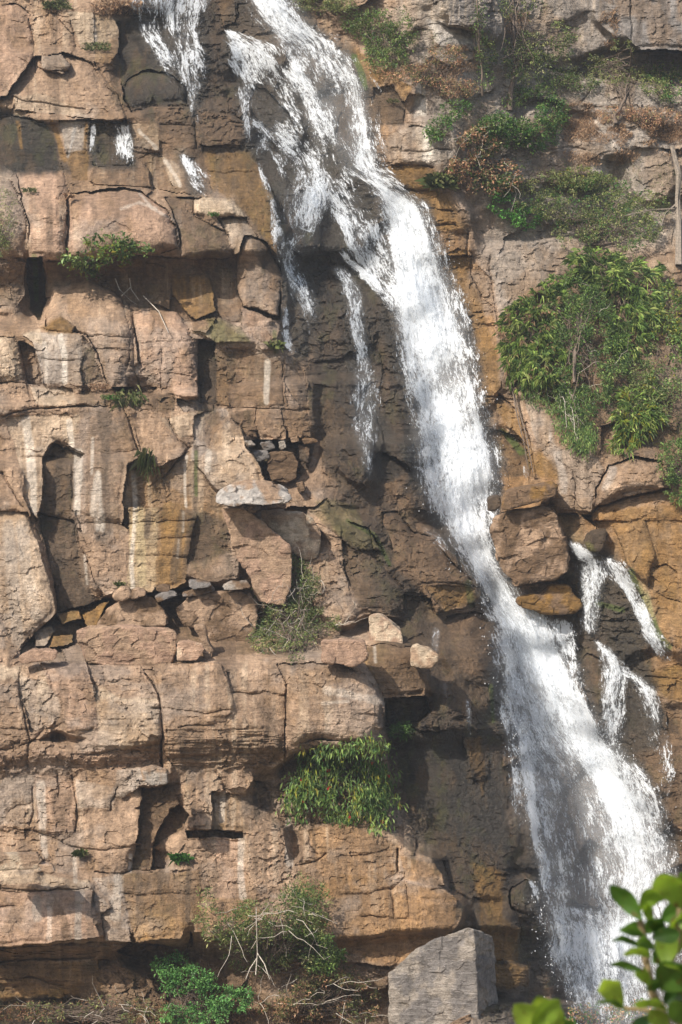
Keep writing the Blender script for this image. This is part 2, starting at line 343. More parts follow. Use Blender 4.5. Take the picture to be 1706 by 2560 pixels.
2 .7 .1 .4 8 T .4 .9|1280,490 1420,490 1430,560 1290,570
2 .6 .1 .2 9 G .5 1|1330,720 1480,700 1500,880 1380,900
2 .5 .1 .2 9 T .3 1|840,700 1130,690 1200,800 1100,820 900,790
2 .8 .1 .3 10 T .4 .9|860,540 940,520 950,580 880,610
2 .5 .1 0 9 G .3 1|1000,330 1240,380 1330,470 1240,500 1030,470
"""
# pale and dark stains running down the faces: region, half width px, colour, strength | line
STREAKS = """
3 9 S .8|280,370 300,450 300,580
3 7 S .5|205,400 215,470 215,560
3 13 K .7|290,900 265,1000 260,1176
3 22 K .55|480,730 490,900 470,1100 470,1300
3 16 L .7|430,1180 450,1000 460,1250
3 12 L .8|360,900 360,1010 355,1176
3 17 L .8|120,760 140,900 160,1176
3 9 L .7|320,760 330,870
3 9 S .9|610,970 615,1060 620,1176 605,1400 615,1600
3 18 Y .55|640,1176 650,1400 655,1500
3 6 L .8|860,920 850,1000 855,1150
5 6 S .8|845,0 840,90
5 4 L .7|820,130 815,210
3 10 L .6|960,900 955,980
3 10 S .7|1230,490 1225,590 1225,670
3 9 K .6|905,880 905,1000 900,1176
3 6 g .5|905,900 905,1100
5 10 K .6|680,0 675,110
5 17 K .5|850,0 820,120 800,300
5 16 K .5|960,30 950,180
5 7 L .6|390,200 400,330
5 25 L .3|100,60 130,280 170,470
5 20 G .4|40,60 60,300 90,600
7 12 G .7|1330,250 1335,350 1335,440
7 10 L .6|1020,120 1022,240
7 12 L .7|1110,330 1105,480 1120,590
7 8 K .6|1170,120 1180,230
7 14 L .6|190,80 195,300 210,400
7 9 L .6|345,400 350,520
7 8 L .8|605,400 598,470
7 10 L .5|230,600 225,780
7 16 G .6|370,580 360,790
7 16 B .5|230,600 300,700 310,780
7 14 G .5|170,600 175,690
7 9 K .6|870,470 860,700
7 10 K .45|740,480 720,580
7 16 K .4|640,480 650,700
7 16 L .5|540,500 530,680
2 9 S 1|375,390 378,450 375,520
2 10 S .9|395,590 400,680 395,740
2 7 S .7|770,370 775,450
2 11 S .6|1200,740 1215,800
2 9 S .6|430,100 440,180
2 6 S .6|1320,590 1290,640
2 12 S .5|520,150 570,190
2 10 K .5|1480,0 1480,220
2 14 K .4|1380,0 1360,200
1 9 S .6|430,90 440,200
1 8 H .7|350,570 330,660 310,720
1 7 S .7|640,600 720,680
1 8 S .6|760,740 800,800 825,850
1 8 O .8|240,560 270,640 300,740
1 8 O .6|85,560 100,680
1 9 O .7|400,560 390,700
1 5 S .5|560,960 640,930 720,960
1 5 S .5|640,880 700,960 800,1010
3 7 L .6|430,840 420,1000
5 14 L .4|1500,820 1760,870
5 6 S .4|1480,880 1600,870
6 5 S .5|155,620 160,690
6 8 g .5|30,40 160,110 220,240
6 12 g .4|580,330 600,420
6 14 g .7|1330,280 1390,380 1440,520 1500,620
6 14 Y .4|1380,330 1430,480
6 10 g .5|1180,420 1290,450
6 9 g .5|690,800 700,960
2 10 g .8|60,260 90,330 110,400
3 9 g .5|160,0 165,200
3 8 g .5|1265,350 1275,440
4 10 g .6|740,800 830,900
"""
# fractures: region, half width px, depth m | line
CRACKS = """
5 3 .4|85,730 100,850 110,960 125,1040
5 4 .7|665,740 700,790 730,870 745,1000 740,1120 745,1176
5 3.5 .5|1270,700 1305,800 1310,930 1310,1040 1310,1150
5 2.5 .3|1060,820 1120,825 1230,830 1300,850
5 2 .2|700,900 900,915 1060,900
5 2 .15|0,990 120,1000
5 2.5 .25|0,1090 120,1060 200,1000 290,965
5 2.5 .3|340,1105 440,1110 540,1085 620,1100
5 2.5 .25|560,880 600,930 580,890
5 2 .2|470,700 490,790
5 2.5 .3|120,1060 120,1176
5 3 .3|130,0 190,120 240,300 270,440
5 2.5 .3|190,10 340,45
5 3 .4|345,45 380,170 440,310 490,400
5 2 .15|350,60 600,60 900,40
5 2 .12|590,200 870,210
5 2 .12|730,120 900,110
5 2.5 .3|630,530 640,640 630,700
5 2 .2|420,540 630,520 760,480
5 2 .2|820,600 940,600
3 3 .4|595,230 610,400 620,520 650,600
3 2 .2|410,375 600,370
3 2 .15|600,390 900,395
3 2 .2|450,440 600,430
3 2.5 .25|740,540 900,560
3 2 .2|750,430 745,540 740,610
3 2.5 .3|0,580 60,575 130,600
3 3 .5|0,735 120,715 370,690 560,690
3 2 .2|240,840 270,850 300,870
3 3 .5|560,700 590,800 640,940 650,960
3 3 .4|780,740 820,840 870,890 810,950 760,1020
3 2 .2|180,620 180,700
3 2 .15|200,480 380,490
3 3 .4|1,1000 60,1090 110,1150
3 2 .2|100,930 620,900
3 2.5 .3|1060,700 1200,695 1430,705
3 3 .3|1180,700 1180,840
3 2 .2|1300,480 1310,680
7 2 .25|270,30 280,100 275,140
7 2.5 .3|335,40 350,100 360,200 350,280
7 3 .4|150,100 150,200 130,260
7 2 .2|30,200 70,170 140,160
7 2.5 .3|540,90 510,150 505,190
7 2 .3|20,270 140,280 250,320 380,370 480,380 590,365
7 2.5 .4|430,480 560,490 620,470 700,470
7 2 .15|560,570 750,580 920,580
7 2 .2|1000,20 1030,80 1040,100
7 3 .4|0,560 200,565 400,555
7 2 .2|0,640 60,635
7 2.5 .3|430,580 440,640
7 3 .4|470,680 480,780
7 2 .2|1430,300 1430,350 1460,400
7 2.5 .25|1360,450 1450,430 1500,400
7 3 .5|0,900 200,880 440,870
7 2 .3|0,970 160,970 300,1000
7 2 .3|0,830 100,850 300,830
7 2 .3|0,870 200,850 460,850
7 2 .3|860,240 860,330
8 2 .25|0,400 100,400 200,380
8 3 .6|255,370 260,470
8 2.5 .3|100,690 160,680 260,700 300,690
8 2 .15|300,480 310,740
8 2 .15|0,580 240,560 300,500
8 2 .25|20,810 120,795 300,760
8 2 .2|230,560 250,690
8 2 .2|420,560 470,560
4 3 .3|600,0 610,120 640,200 700,250
4 2.5 .3|690,0 680,150 710,300
4 2 .3|600,260 690,265
4 2 .3|640,320 720,320
4 2.5 .4|660,640 740,640 800,700
4 2.5 .3|1000,930 1060,1000 1080,1176
2 2.5 .35|200,770 420,765
2 2.5 .35|240,870 350,880 440,860
2 3 .4|330,960 400,960 500,975
2 3 .4|380,1040 520,1035
2 3 .4|570,1060 580,1176
2 2 .3|240,700 500,690
2 3 .3|860,690 1040,680 1130,690
2 2 .3|1000,530 1140,500 1270,500
2 2.5 .4|1100,470 1130,450 1180,380
2 3 .5|1330,0 1340,200
1 3 .4|120,80 150,180 170,330
1 3 .4|320,100 350,230
1 2.5 .3|0,240 90,260 150,300
1 3 .4|180,300 320,330
1 3 .4|60,440 200,470 400,500
1 3 .4|430,290 540,440 575,540
1 3 .5|300,1000 290,1080 300,1176
1 2.5 .3|900,500 910,680
1 2 .3|740,570 900,580
1 2.5 .3|1040,440 1050,520 1120,560
1 2.5 .3|960,790 1180,800
1 2.5 .3|600,690 740,710
1 3 .4|440,850 690,860 880,890
6 3 .4|130,60 150,200 290,350
6 2 .2|210,90 340,120
6 2.5 .3|370,320 480,330 600,340
6 3 .5|90,610 330,615
6 2.5 .3|700,300 820,330 1000,310
6 3 .5|1200,500 1390,500
6 3 .4|1210,540 1340,560
6 3 .4|1440,250 1500,240 1540,270
6 2.5 .3|1460,380 1568,420
6 2.5 .4|1400,760 1568,780
"""
H = np.zeros_like(U); RO = np.ones_like(U); COV = np.zeros_like(U)
v1, v2, v3, ox, oy, e = cells(Uw / 105, Vw / 80, 3)
H += (v1 - .5) * .5 + (v2 - .5) * .55 * ox + (v3 - .3) * .6 * oy
C = np.zeros(U.shape + (3,)); C[:] = PAL['T']
WET = np.zeros_like(U)
cn = (fbm(U / 55, V / 70, 21, 5, .6) - .5) * 2
sn = (fbm(U / 14, V / 160, 22, 4, .6) - .5) * 2          # run-down streakiness
def sub(P, m):
    x0, y0 = P.min(0) - m; x1, y1 = P.max(0) + m
    a = max(0, int((y0 - V1[0]) / ST)); b = min(NV, int((y1 - V1[0]) / ST) + 2)
    c = max(0, int((x0 - U1[0]) / ST)); d = min(NU, int((x1 - U1[0]) / ST) + 2)
    return (slice(a, b), slice(c, d))
def tint(s, m, k):
    C[s] += (np.array(PAL[k]) - C[s]) * m[..., None]
    WET[s] += (WETK.get(k, 0.0) - WET[s]) * m
for ln in PAINT.strip().split('\n'):
    k, st, sf, r, pts = ln.split(' ', 4); P = R(r, pts); sf = float(sf)
    s = sub(P, sf * 2 + 20); d = sdf(P, Uw[s], Vw[s])
    tint(s, float(st) * sst(-sf, sf, d + sf * 1.3 * (cn[s] * .6 + sn[s] * .5)), k)
for bi, ln in enumerate(BLOCKS.strip().split('\n')):
    hd, pts = ln.split('|'); r, p, gx, gy, rad, k, st, ro = hd.split(); P = R(r, pts)
    p, gx, gy, rad, st, ro = map(float, (p, gx, gy, rad, st, ro))
    s = sub(P, 12); d = sdf(P, Uw[s], Vw[s]); m = d > 0
    uc, vc = P.mean(0)
    t = np.clip(1 - d / rad, 0, 1)
    h = p + gx * (U[s] - uc) / 100 + gy * (V[s] - vc) / 100 - rad * (.0135 if rad > 15 else .005) * (1 - np.sqrt(np.clip(1 - t * t, 0, 1))) * (.35 + 1.1 * vn(U[s] / 45, V[s] / 45, bi + 90))
    if rad >= 14:
        q_ = np.clip(d / d.max(), 0, 1); h += .8 * rad / 40 * (np.sqrt(1 - (1 - q_) ** 2) - .7)
    # broad undulation and a chipped edge
    h = h + .16 * (vn(U[s] / 85, V[s] / 70, 40 + bi) - .5) * min(ro, 1.2)
    H[s] = np.where(m, h, H[s]); RO[s] = np.where(m, ro, RO[s]); COV[s] = np.where(m, 1., COV[s])
    tv = 1 + .16 * (_T[bi % 256, 5] - .5)
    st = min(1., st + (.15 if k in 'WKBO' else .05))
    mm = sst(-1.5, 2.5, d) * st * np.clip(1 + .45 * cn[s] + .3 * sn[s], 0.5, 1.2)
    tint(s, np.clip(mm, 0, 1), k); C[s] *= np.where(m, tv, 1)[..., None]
def blur0(A, n, it=2):
    for _ in range(it):
        for ax in (0, 1):
            c = np.cumsum(np.concatenate([np.repeat(np.take(A, [0], ax), n + 1, ax), A, np.repeat(np.take(A, [-1], ax), n, ax)], ax), ax)
            A = (np.take(c, range(2 * n + 1, c.shape[ax]), ax) - np.take(c, range(0, c.shape[ax] - 2 * n - 1), ax)) / (2 * n + 1)
    return A
# rock between the big blocks lies only a little behind them
cw = blur0(COV, 9); hb = blur0(H * COV, 9) / np.maximum(cw, 1e-3); fl = (1 - COV) * sst(.02, .25, cw)
H = H * (1 - fl) + fl * (hb - .01 + .45 * H)
# weld the small steps between neighbouring faces; keep the real ledges
hi = H.copy(); lo_ = H.copy()
for ax in (0, 1):
    for k_ in (1, 2, 3):
        hi = np.maximum(hi, np.maximum(np.roll(hi, 1, ax), np.roll(hi, -1, ax))) if k_ < 4 else hi
        lo_ = np.minimum(lo_, np.minimum(np.roll(lo_, 1, ax), np.roll(lo_, -1, ax)))
wl = blur0(sst(.60, .30, hi - lo_), 2, 1) * sst(.33, .45, fbm(U / 60, V / 60, 131, 3)) 
H = H + wl * (blur0(H, 3, 2) - H)
for ln in CRACKS.strip().split('\n'):
    hd, pts = ln.split('|'); r, wd, dp = hd.split(); P = R(r, pts); wd = float(wd)
    s = sub(P, 25); d = dline(P, Uw[s], Vw[s])
    wv = wd * .5 * (.35 + 1.3 * vn(U[s] / 30, V[s] / 30, 51))
    H[s] -= .42 * float(dp) * np.exp(-(d / (wv + .3)) ** 2) * (.5 + .8 * vn(U[s] / 50, V[s] / 50, 52))
    H[s] -= .05 * np.exp(-(d / (wd * 3)) ** 2)
# fracture facets and strata at smaller scales
v1, v2, v3, ox, oy, e = cells(Uw / 46 + .9 * (fbm(U / 40, V / 40, 5, 4)), Vw / 30 + .9 * (fbm(U / 40, V / 40, 6, 4)), 8)
amp = np.clip(fbm(U / 170, V / 150, 71, 2) * 2.6 - .75, .08, 1.3) * RO
H += .46 * amp * ((v1 - .5) * .06 + (v2 - .5) * .46 * ox + (v3 - .4) * .32 * oy)
v1, v2, v3, ox, oy, e = cells(Uw / 17 + .9 * (fbm(U / 15, V / 15, 7, 3)), Vw / 11 + .9 * fbm(U / 15, V / 15, 9, 3), 15)
amp2 = np.clip(fbm(U / 110, V / 100, 72, 2) * 2.6 - .8, .05, 1.3) * RO
H += amp2 * ((v1 - .5) * .07 + (v2 - .5) * .16 * ox + (v3 - .4) * .13 * oy)
strat = fbm(U / 130 + V / 900, V / 7.0, 73, 3)
H += .06 * (strat - .5) * (RO + 2.2 * sst(1.25, 1.5, RO)) * np.clip(fbm(U / 200, V / 120, 74, 2) * 3 - .9, .1, 1.2)
H += .17 * (fbm(U / 38, V / 34, 75, 5, .6) - .5) * (.3 + .7 * RO) + .03 * (fbm(U / 5, V / 5, 76, 2) - .5)
D = macro(U, V) - H
# water stains: long dark and pale runs down the steep faces, in patches
pm = sst(.46, .60, fbm(U / 190, V / 170, 101, 3)); ss = fbm(U / 17 + 1.0 * fbm(U / 60, V / 200, 102, 2), V / 330, 103, 4, .6)
for kk, lo, hi, q in (('K', .54, .68, .5), ('L', .46, .34, .4)):
    t_ = sst(lo, hi, ss) * pm * q * np.clip(.8 + cn, .2, 1)
    C += (np.array(PAL[kk]) - C) * t_[..., None]
ss = fbm(U / 30, V / 260, 105, 4, .6); t_ = sst(.52, .64, ss) * sst(.48, .6, fbm(U / 240, V / 200, 104, 3)) * .45 * np.clip(.8 + cn, .2, 1)
C += (np.array((.13, .082, .048)) - C) * t_[..., None]
# base colour variation: mineral mottling, weathered grey films, iron runs
tv = 1 + .45 * cn + .25 * sn
C *= np.clip(tv, .5, 1.6)[..., None]
gm = sst(.50, .66, fbm(U / 120, V / 90, 81, 4, .6)) * .38 * (1 - WET)
C += (np.array((.27, .235, .205)) - C) * gm[..., None]
om = sst(.54, .68, fbm(U / 70, V / 110, 82, 4, .6)) * .40
C += (np.array((.23, .14, .07)) * (1 - .45 * WET[..., None]) - C) * om[..., None]
mo = sst(.60, .70, fbm(U / 40, V / 60, 83, 4, .6)) * sst(.3, .7, WET) * .45
C += (np.array((.12, .115, .03)) - C) * mo[..., None]
C = np.clip(C, .012, .9)

for ln in PAINT.strip().split('\n'):
    k, st, sf, r, pts = ln.split(' ', 4)
    if k not in 'KWAB': continue
    P = R(r, pts); sf = float(sf); s = sub(P, sf * 2 + 20); d = sdf(P, Uw[s], Vw[s])
    tint(s, {'W': .85, 'K': .8, 'A': .65, 'B': .5}[k] * float(st) * sst(-sf, sf, d + sf * 1.3 * (cn[s] * .7 + sn[s] * .7)) * np.clip(.85 + .8 * cn[s] + .5 * sn[s], .15, 1), k)
# patches of iron stain, wet film, bleached rock and dark recesses with edges of their own, plus shade painted right of projecting blocks: colour, strength | region, outline
PATCH = """
W .75 o|640,480 780,500 830,640 870,760 900,900 940,1090 880,1110 800,1000 720,850 690,760 650,640
K .7 o|690,780 800,860 850,1080 930,1250 1000,1450 900,1400 830,1200 740,1050 700,900
K .7 o|280,80 560,120 570,340 640,560 600,640 560,480 450,330 300,250
K .7 o|960,1440 1100,1420 1150,1600 1180,1900 1230,2300 1120,2100 1000,1950 900,1860 890,1660 1000,1600
K .7 o|1370,1450 1480,1540 1568,1700 1700,2000 1500,1900 1420,1740 1370,1650
K .75 3|200,940 250,850 330,870 370,900 340,1000 330,1290 190,1290
B .55 3|400,740 560,700 580,790 640,930 560,1000 540,1290 400,1290 390,980
B .6 1|820,900 900,960 1040,1060 1080,1180 840,1180 820,1060
K .7 3|920,395 1000,400 1000,690 925,680
B .65 3|1010,430 1310,480 1320,690 1000,690
B .7 3|1180,690 1430,700 1430,830 1060,830 1060,740
B .75 7|640,100 820,80 830,190 770,290 690,450 610,470 620,350
B .6 7|560,490 910,470 930,590 850,700 600,620
K .5 7|1110,130 1170,170 1190,260 1120,280
O .7 5|240,480 500,410 440,530 350,520
O .7 5|230,560 350,550 340,600 220,640
W .8 7|-200,1060 500,1060 500,1300 -200,1300
B .6 7|-200,910 470,900 470,1000 -200,1060
B .75 7|470,830 870,820 880,900 700,1050 480,1000
K .6 5|860,-10 1040,30 1060,180 900,240 860,300
O .65 5|740,-60 850,-20 850,330 740,350
K .7 5|180,20 340,45 440,400 430,430 280,460 240,280
M .6 3|950,280 1030,290 1160,400 1000,420
O .6 3|200,330 280,280 340,350 240,360
O .7 4|440,-20 580,-20 640,250 700,430 740,600 650,680 600,450 540,250
O .75 4|660,640 800,700 870,880 980,940 990,1040 880,1000 800,820
O .75 2|180,770 430,770 440,870 560,1000 560,1060 400,1060 300,930
O .7 2|-20,210 150,260 230,330 140,420 60,330
K .7 2|140,400 250,380 310,480 290,570 160,590
O .5 6|1230,-10 1568,-40 1700,0 1700,600 1500,600 1400,440 1300,250
K .7 4|60,150 220,250 330,760 340,900 300,1000 200,900 160,700
B .85 6|190,0 420,110 600,330 620,400 440,460 380,380 230,230
K .7 6|-20,20 120,60 280,320 290,460 80,430 20,250
M .5 6|-120,-60 60,-40 170,160 100,180 -40,60
O .8 6|370,335 600,345 620,400 480,450
B .8 6|120,620 330,620 400,800 390,840 200,860
B .75 6|490,480 640,470 720,700 690,760 560,740
K .8 6|1130,650 1220,700 1210,1000 1130,900
O .75 6|1390,740 1568,700 1700,900 1480,860
B .75 6|1330,1010 1560,1020 1700,1500 1400,1500
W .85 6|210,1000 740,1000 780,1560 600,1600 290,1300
O .6 6|560,1030 640,1030 680,1200 660,1300 610,1200
K .85 8|440,400 620,430 660,500 600,590 480,570
O .8 8|600,440 760,480 740,660 830,740 820,880 650,880 640,640
O .75 8|660,900 870,900 860,1000 670,1000
H .9 2|390,80 500,130 700,190 560,215 430,205
S .6 2|345,380 405,380 400,530 350,540
S .7 2|375,580 415,600 420,740 375,740
H .6 2|480,270 600,300 560,420 490,330
H .5 2|1130,620 1250,590 1420,580 1330,660 1180,690
H .6 2|1150,730 1270,740 1250,830 1150,800
H .5 4|1180,1080 1230,960 1260,970 1210,1080
H .5 4|960,760 1010,880 1040,1100 1000,1100
L .7 5|0,700 80,705 90,760 0,760
L .6 5|430,790 560,850 720,860 560,880 450,870
L .6 1|895,905 1060,905 1125,1005 980,990
L .5 1|640,70 480,80 420,60 440,200 480,200
L .7 3|90,355 180,350 200,400 140,390
L .6 3|270,730 350,740 330,860 290,830
B .6 1|700,490 900,490 1120,560 1130,680 900,700 740,640
O .7 1|940,690 1150,700 1250,950 1265,1176 1140,1000 1000,880
W .8 1|-140,490 190,550 280,790 90,800 -140,700
W .8 1|540,90 740,110 860,350 880,470 600,500 560,400
K .7 1|880,40 1020,60 1030,340 930,330
"""
for ln in PATCH.strip().split('\n'):
    hd, pts = ln.split('|'); k, st, r_ = hd.split(); P = R(r_, pts); s = sub(P, 25); d = sdf(P, Uw[s], Vw[s])
    tint(s, float(st) * sst(-5, 6, d + 9 * sn[s] + 8 * cn[s]) * np.clip(.95 + .5 * cn[s] + .45 * sn[s], .25, 1), k)
C *= np.clip(1 + .9 * (fbm(U / 30, V / 45, 121, 6, .72) - .5) * (1 + 1.2 * WET), .4, 1.9)[..., None]
q_ = sst(.50, .66, fbm(U / 26, V / 60, 122, 5, .68)) * WET * .32
C += (np.array((.17, .10, .045)) - C) * q_[..., None]
q_ = sst(.55, .68, fbm(U / 40, V / 50, 123, 5, .68)) * WET * .4
C += (np.array((.085, .085, .025)) - C) * q_[..., None]
C *= (1 - .26 * sst(.25, .9, WET))[..., None]
# rock under and beside the running water stays wet and dark
for l_ in ('570,-60 660,-60 720,60 800,110 850,200 875,300 885,380 920,430 985,470 1020,560 1050,650 1085,750 1105,850 1130,950 1160,1050 1150,1150 1150,1300 1220,1370 1330,1400 1350,1500 1370,1600 1420,1700 1480,1750 1530,1850 1568,1950 1600,2120 1580,2400 1300,2400 1240,2200 1215,2050 1190,1900 1165,1750 1130,1600 1120,1450 1080,1330 1020,1250 960,1180 930,1050 925,950 900,850 880,750 860,650 800,580 740,500 640,480 600,380 555,340 545,200 510,140 505,50',
           '300,-60 500,-60 480,100 470,220 450,290 400,200 350,120 300,80', '400,340 440,350 500,450 440,450', '1295,1235 1400,1270 1470,1340 1540,1500 1480,1500 1530,1650 1510,1720 1380,1750 1380,1560 1340,1470 1330,1330', '640,560 740,590 730,780 690,830 640,800', '760,590 840,620 870,900 900,1000 870,1130 820,1060 800,880 780,700'):
    P = R('o', l_); s = sub(P, 50); d = sdf(P, Uw[s], Vw[s])
    tint(s, .95 * sst(-14, 16, d + 16 * cn[s]) * np.clip(.85 + .35 * cn[s], 0, 1), 'W')
for ln in STREAKS.strip().split('\n'):
    hd, pts = ln.split('|'); r, wd, k, st = hd.split(); P = R(r, pts); wd = float(wd)
    k = 'S' if k == 'L' else k; st = min(.85, float(st) * 1.15) if k != 'S' else float(st) * .62; wd *= .8
    s = sub(P, wd * 3 + 10); d = dline(P, U[s] + 6 * (fbm(U[s] / 20, V[s] / 80, 61, 3) - .5), V[s])
    tint(s, np.clip(float(st) * sst(wd * 1.15, wd * .55, d + wd * .7 * sn[s]) * (1 + .35 * cn[s]), 0, 1), k)

def P3(u, v, d):
    return (u - 853) / F * d, d, ZC + (1280 - v) / F * d
def samp(A, u, v):
    x = np.clip((np.asarray(u, float) - U1[0]) / ST, 0, NU - 1.001); y = np.clip((np.asarray(v, float) - V1[0]) / ST, 0, NV - 1.001)
    xi = x.astype(int); yi = y.astype(int); fx = x - xi; fy = y - yi
    return (A[yi, xi] * (1 - fx) + A[yi, xi + 1] * fx) * (1 - fy) + (A[yi + 1, xi] * (1 - fx) + A[yi + 1, xi + 1] * fx) * fy
def minf(A, n):
    for ax in (0, 1):
        B = A.copy()
        for k in range(1, n + 1):
            B = np.minimum(B, np.minimum(np.roll(A, k, ax), np.roll(A, -k, ax)))
        A = B
    return A
def blur(A, n):
    for ax in (0, 1):
        B = A.copy()
        for k in range(1, n + 1): B += np.roll(A, k, ax) + np.roll(A, -k, ax)
        A = B / (2 * n + 1)
    return A
Dm = blur(minf(D, 3), 4)          # envelope just in front of the rock, used by water and plants
Dw = blur0(minf(D, 5), 7)
def at(u, v, off=0.0):
    """a point 'off' metres in front of the rock seen at photograph pixel u, v"""
    return Vector(P3(u, v, float(samp(Dm, u, v)) - off))

# ------------------------------------------------------------------ materials
def newmat(name):
    m = bpy.data.materials.new(name); m.use_nodes = True; n = m.node_tree; n.nodes.clear()
    o = n.nodes.new('ShaderNodeOutputMaterial'); return m, n, o
def N(n, t, **kw):
    x = n.nodes.new('ShaderNode' + t)
    for k, v in kw.items():
        if isinstance(v, (int, float, tuple)) and k in x.inputs: x.inputs[k].default_value = v
        else: setattr(x, k, v)
    return x
def rockmat():
    m, n, o = newmat('weathered_rock'); L = n.links.new
    b = N(n, 'BsdfPrincipled'); at_ = N(n, 'Attribute', attribute_name='Col'); wt = N(n, 'Attribute', attribute_name='Wet')
    tc = N(n, 'TexCoord')
    n1 = N(n, 'TexNoise', Scale=5.0, Detail=8.0, Roughness=.68); n2 = N(n, 'TexNoise', Scale=34.0, Detail=5.0, Roughness=.7)
    mp = N(n, 'Mapping'); mp.inputs['Scale'].default_value = (1.2, 1.2, 9.0)
    n3 = N(n, 'TexNoise', Scale=1.6, Detail=6.0, Roughness=.65)
    L(tc.outputs['Object'], n1.inputs['Vector']); L(tc.outputs['Object'], n2.inputs['Vector']); L(tc.outputs['Object'], mp.inputs[0]); L(mp.outputs[0], n3.inputs['Vector'])
    def mr(src, a, bb, c, d):
        x = N(n, 'MapRange'); x.inputs[1].default_value = a; x.inputs[2].default_value = bb; x.inputs[3].default_value = c; x.inputs[4].default_value = d
        L(src, x.inputs[0]); return x.outputs[0]
    def mul(a, bb, op='MULTIPLY'):
        x = N(n, 'Math', operation=op); L(a, x.inputs[0])
        if isinstance(bb, float): x.inputs[1].default_value = bb
        else: L(bb, x.inputs[1])
        return x.outputs[0]
    f = mul(mul(mr(n1.outputs[0], .3, .7, .62, 1.38), mr(n2.outputs[0], .3, .7, .62, 1.38)), mr(n3.outputs[0], .35, .65, .86, 1.14))
    vm = N(n, 'VectorMath', operation='SCALE'); L(at_.outputs['Color'], vm.inputs[0]); L(f, vm.inputs['Scale'])
    L(vm.outputs[0], b.inputs['Base Color'])
    L(mul(mr(wt.outputs['Fac'], 0, 1, .92, .34), mr(n2.outputs[0], .3, .7, .75, 1.1)), b.inputs['Roughness']); L(mr(wt.outputs['Fac'], 0, 1, .15, .4), b.inputs['Specular IOR Level'])
    hs = mul(mul(mul(n1.outputs[0], .17), mul(n2.outputs[0], .075), 'ADD'), mul(n3.outputs[0], .09), 'ADD')
    bp = N(n, 'Bump'); bp.inputs['Strength'].default_value = .8; bp.inputs['Distance'].default_value = 1.0
    L(hs, bp.inputs['Height']); L(bp.outputs[0], b.inputs['Normal']); L(b.outputs[0], o.inputs[0]); return m
ROCK = rockmat()
def leafmat():
    m, n, o = newmat('leaf'); L = n.links.new
    a = N(n, 'Attribute', attribute_name='Col'); b = N(n, 'BsdfPrincipled'); b.inputs['Roughness'].default_value = .5; b.inputs['Specular IOR Level'].default_value = .35
    t = N(n, 'BsdfTranslucent'); mx = N(n, 'MixShader'); mx.inputs[0].default_value = .34
    hsv = N(n, 'HueSaturation'); hsv.inputs['Value'].default_value = 1.3; hsv.inputs['Hue'].default_value = .485
    L(a.outputs['Color'], b.inputs['Base Color']); L(a.outputs['Color'], hsv.inputs['Color']); L(hsv.outputs[0], t.inputs[0])
    L(b.outputs[0], mx.inputs[1]); L(t.outputs[0], mx.inputs[2]); L(mx.outputs[0], o.inputs[0]); return m
LEAF = leafmat()
def plain(name, c, rough=.85, sc=20):
    m, n, o = newmat(name); L = n.links.new
    b = N(n, 'BsdfPrincipled'); b.inputs['Roughness'].default_value = rough
    tc = N(n, 'TexCoord'); ns = N(n, 'TexNoise', Scale=float(sc), Detail=5.0); r = N(n, 'ValToRGB')
    r.color_ramp.elements[0].position = .3; r.color_ramp.elements[1].position = .7
    r.color_ramp.elements[0].color = tuple(x * .6 for x in c) + (1,); r.color_ramp.elements[1].color = tuple(min(1, x * 1.35) for x in c) + (1,)
    L(tc.outputs['Object'], ns.inputs['Vector']); L(ns.outputs[0], r.inputs[0]); L(r.outputs[0], b.inputs['Base Color']); L(b.outputs[0], o.inputs[0]); return m
BARK = plain('bark', (.13, .095, .07)); TWIG = plain('pale_twig', (.42, .37, .31)); SOIL = plain('soil', (.16, .12, .07), .95, .8)
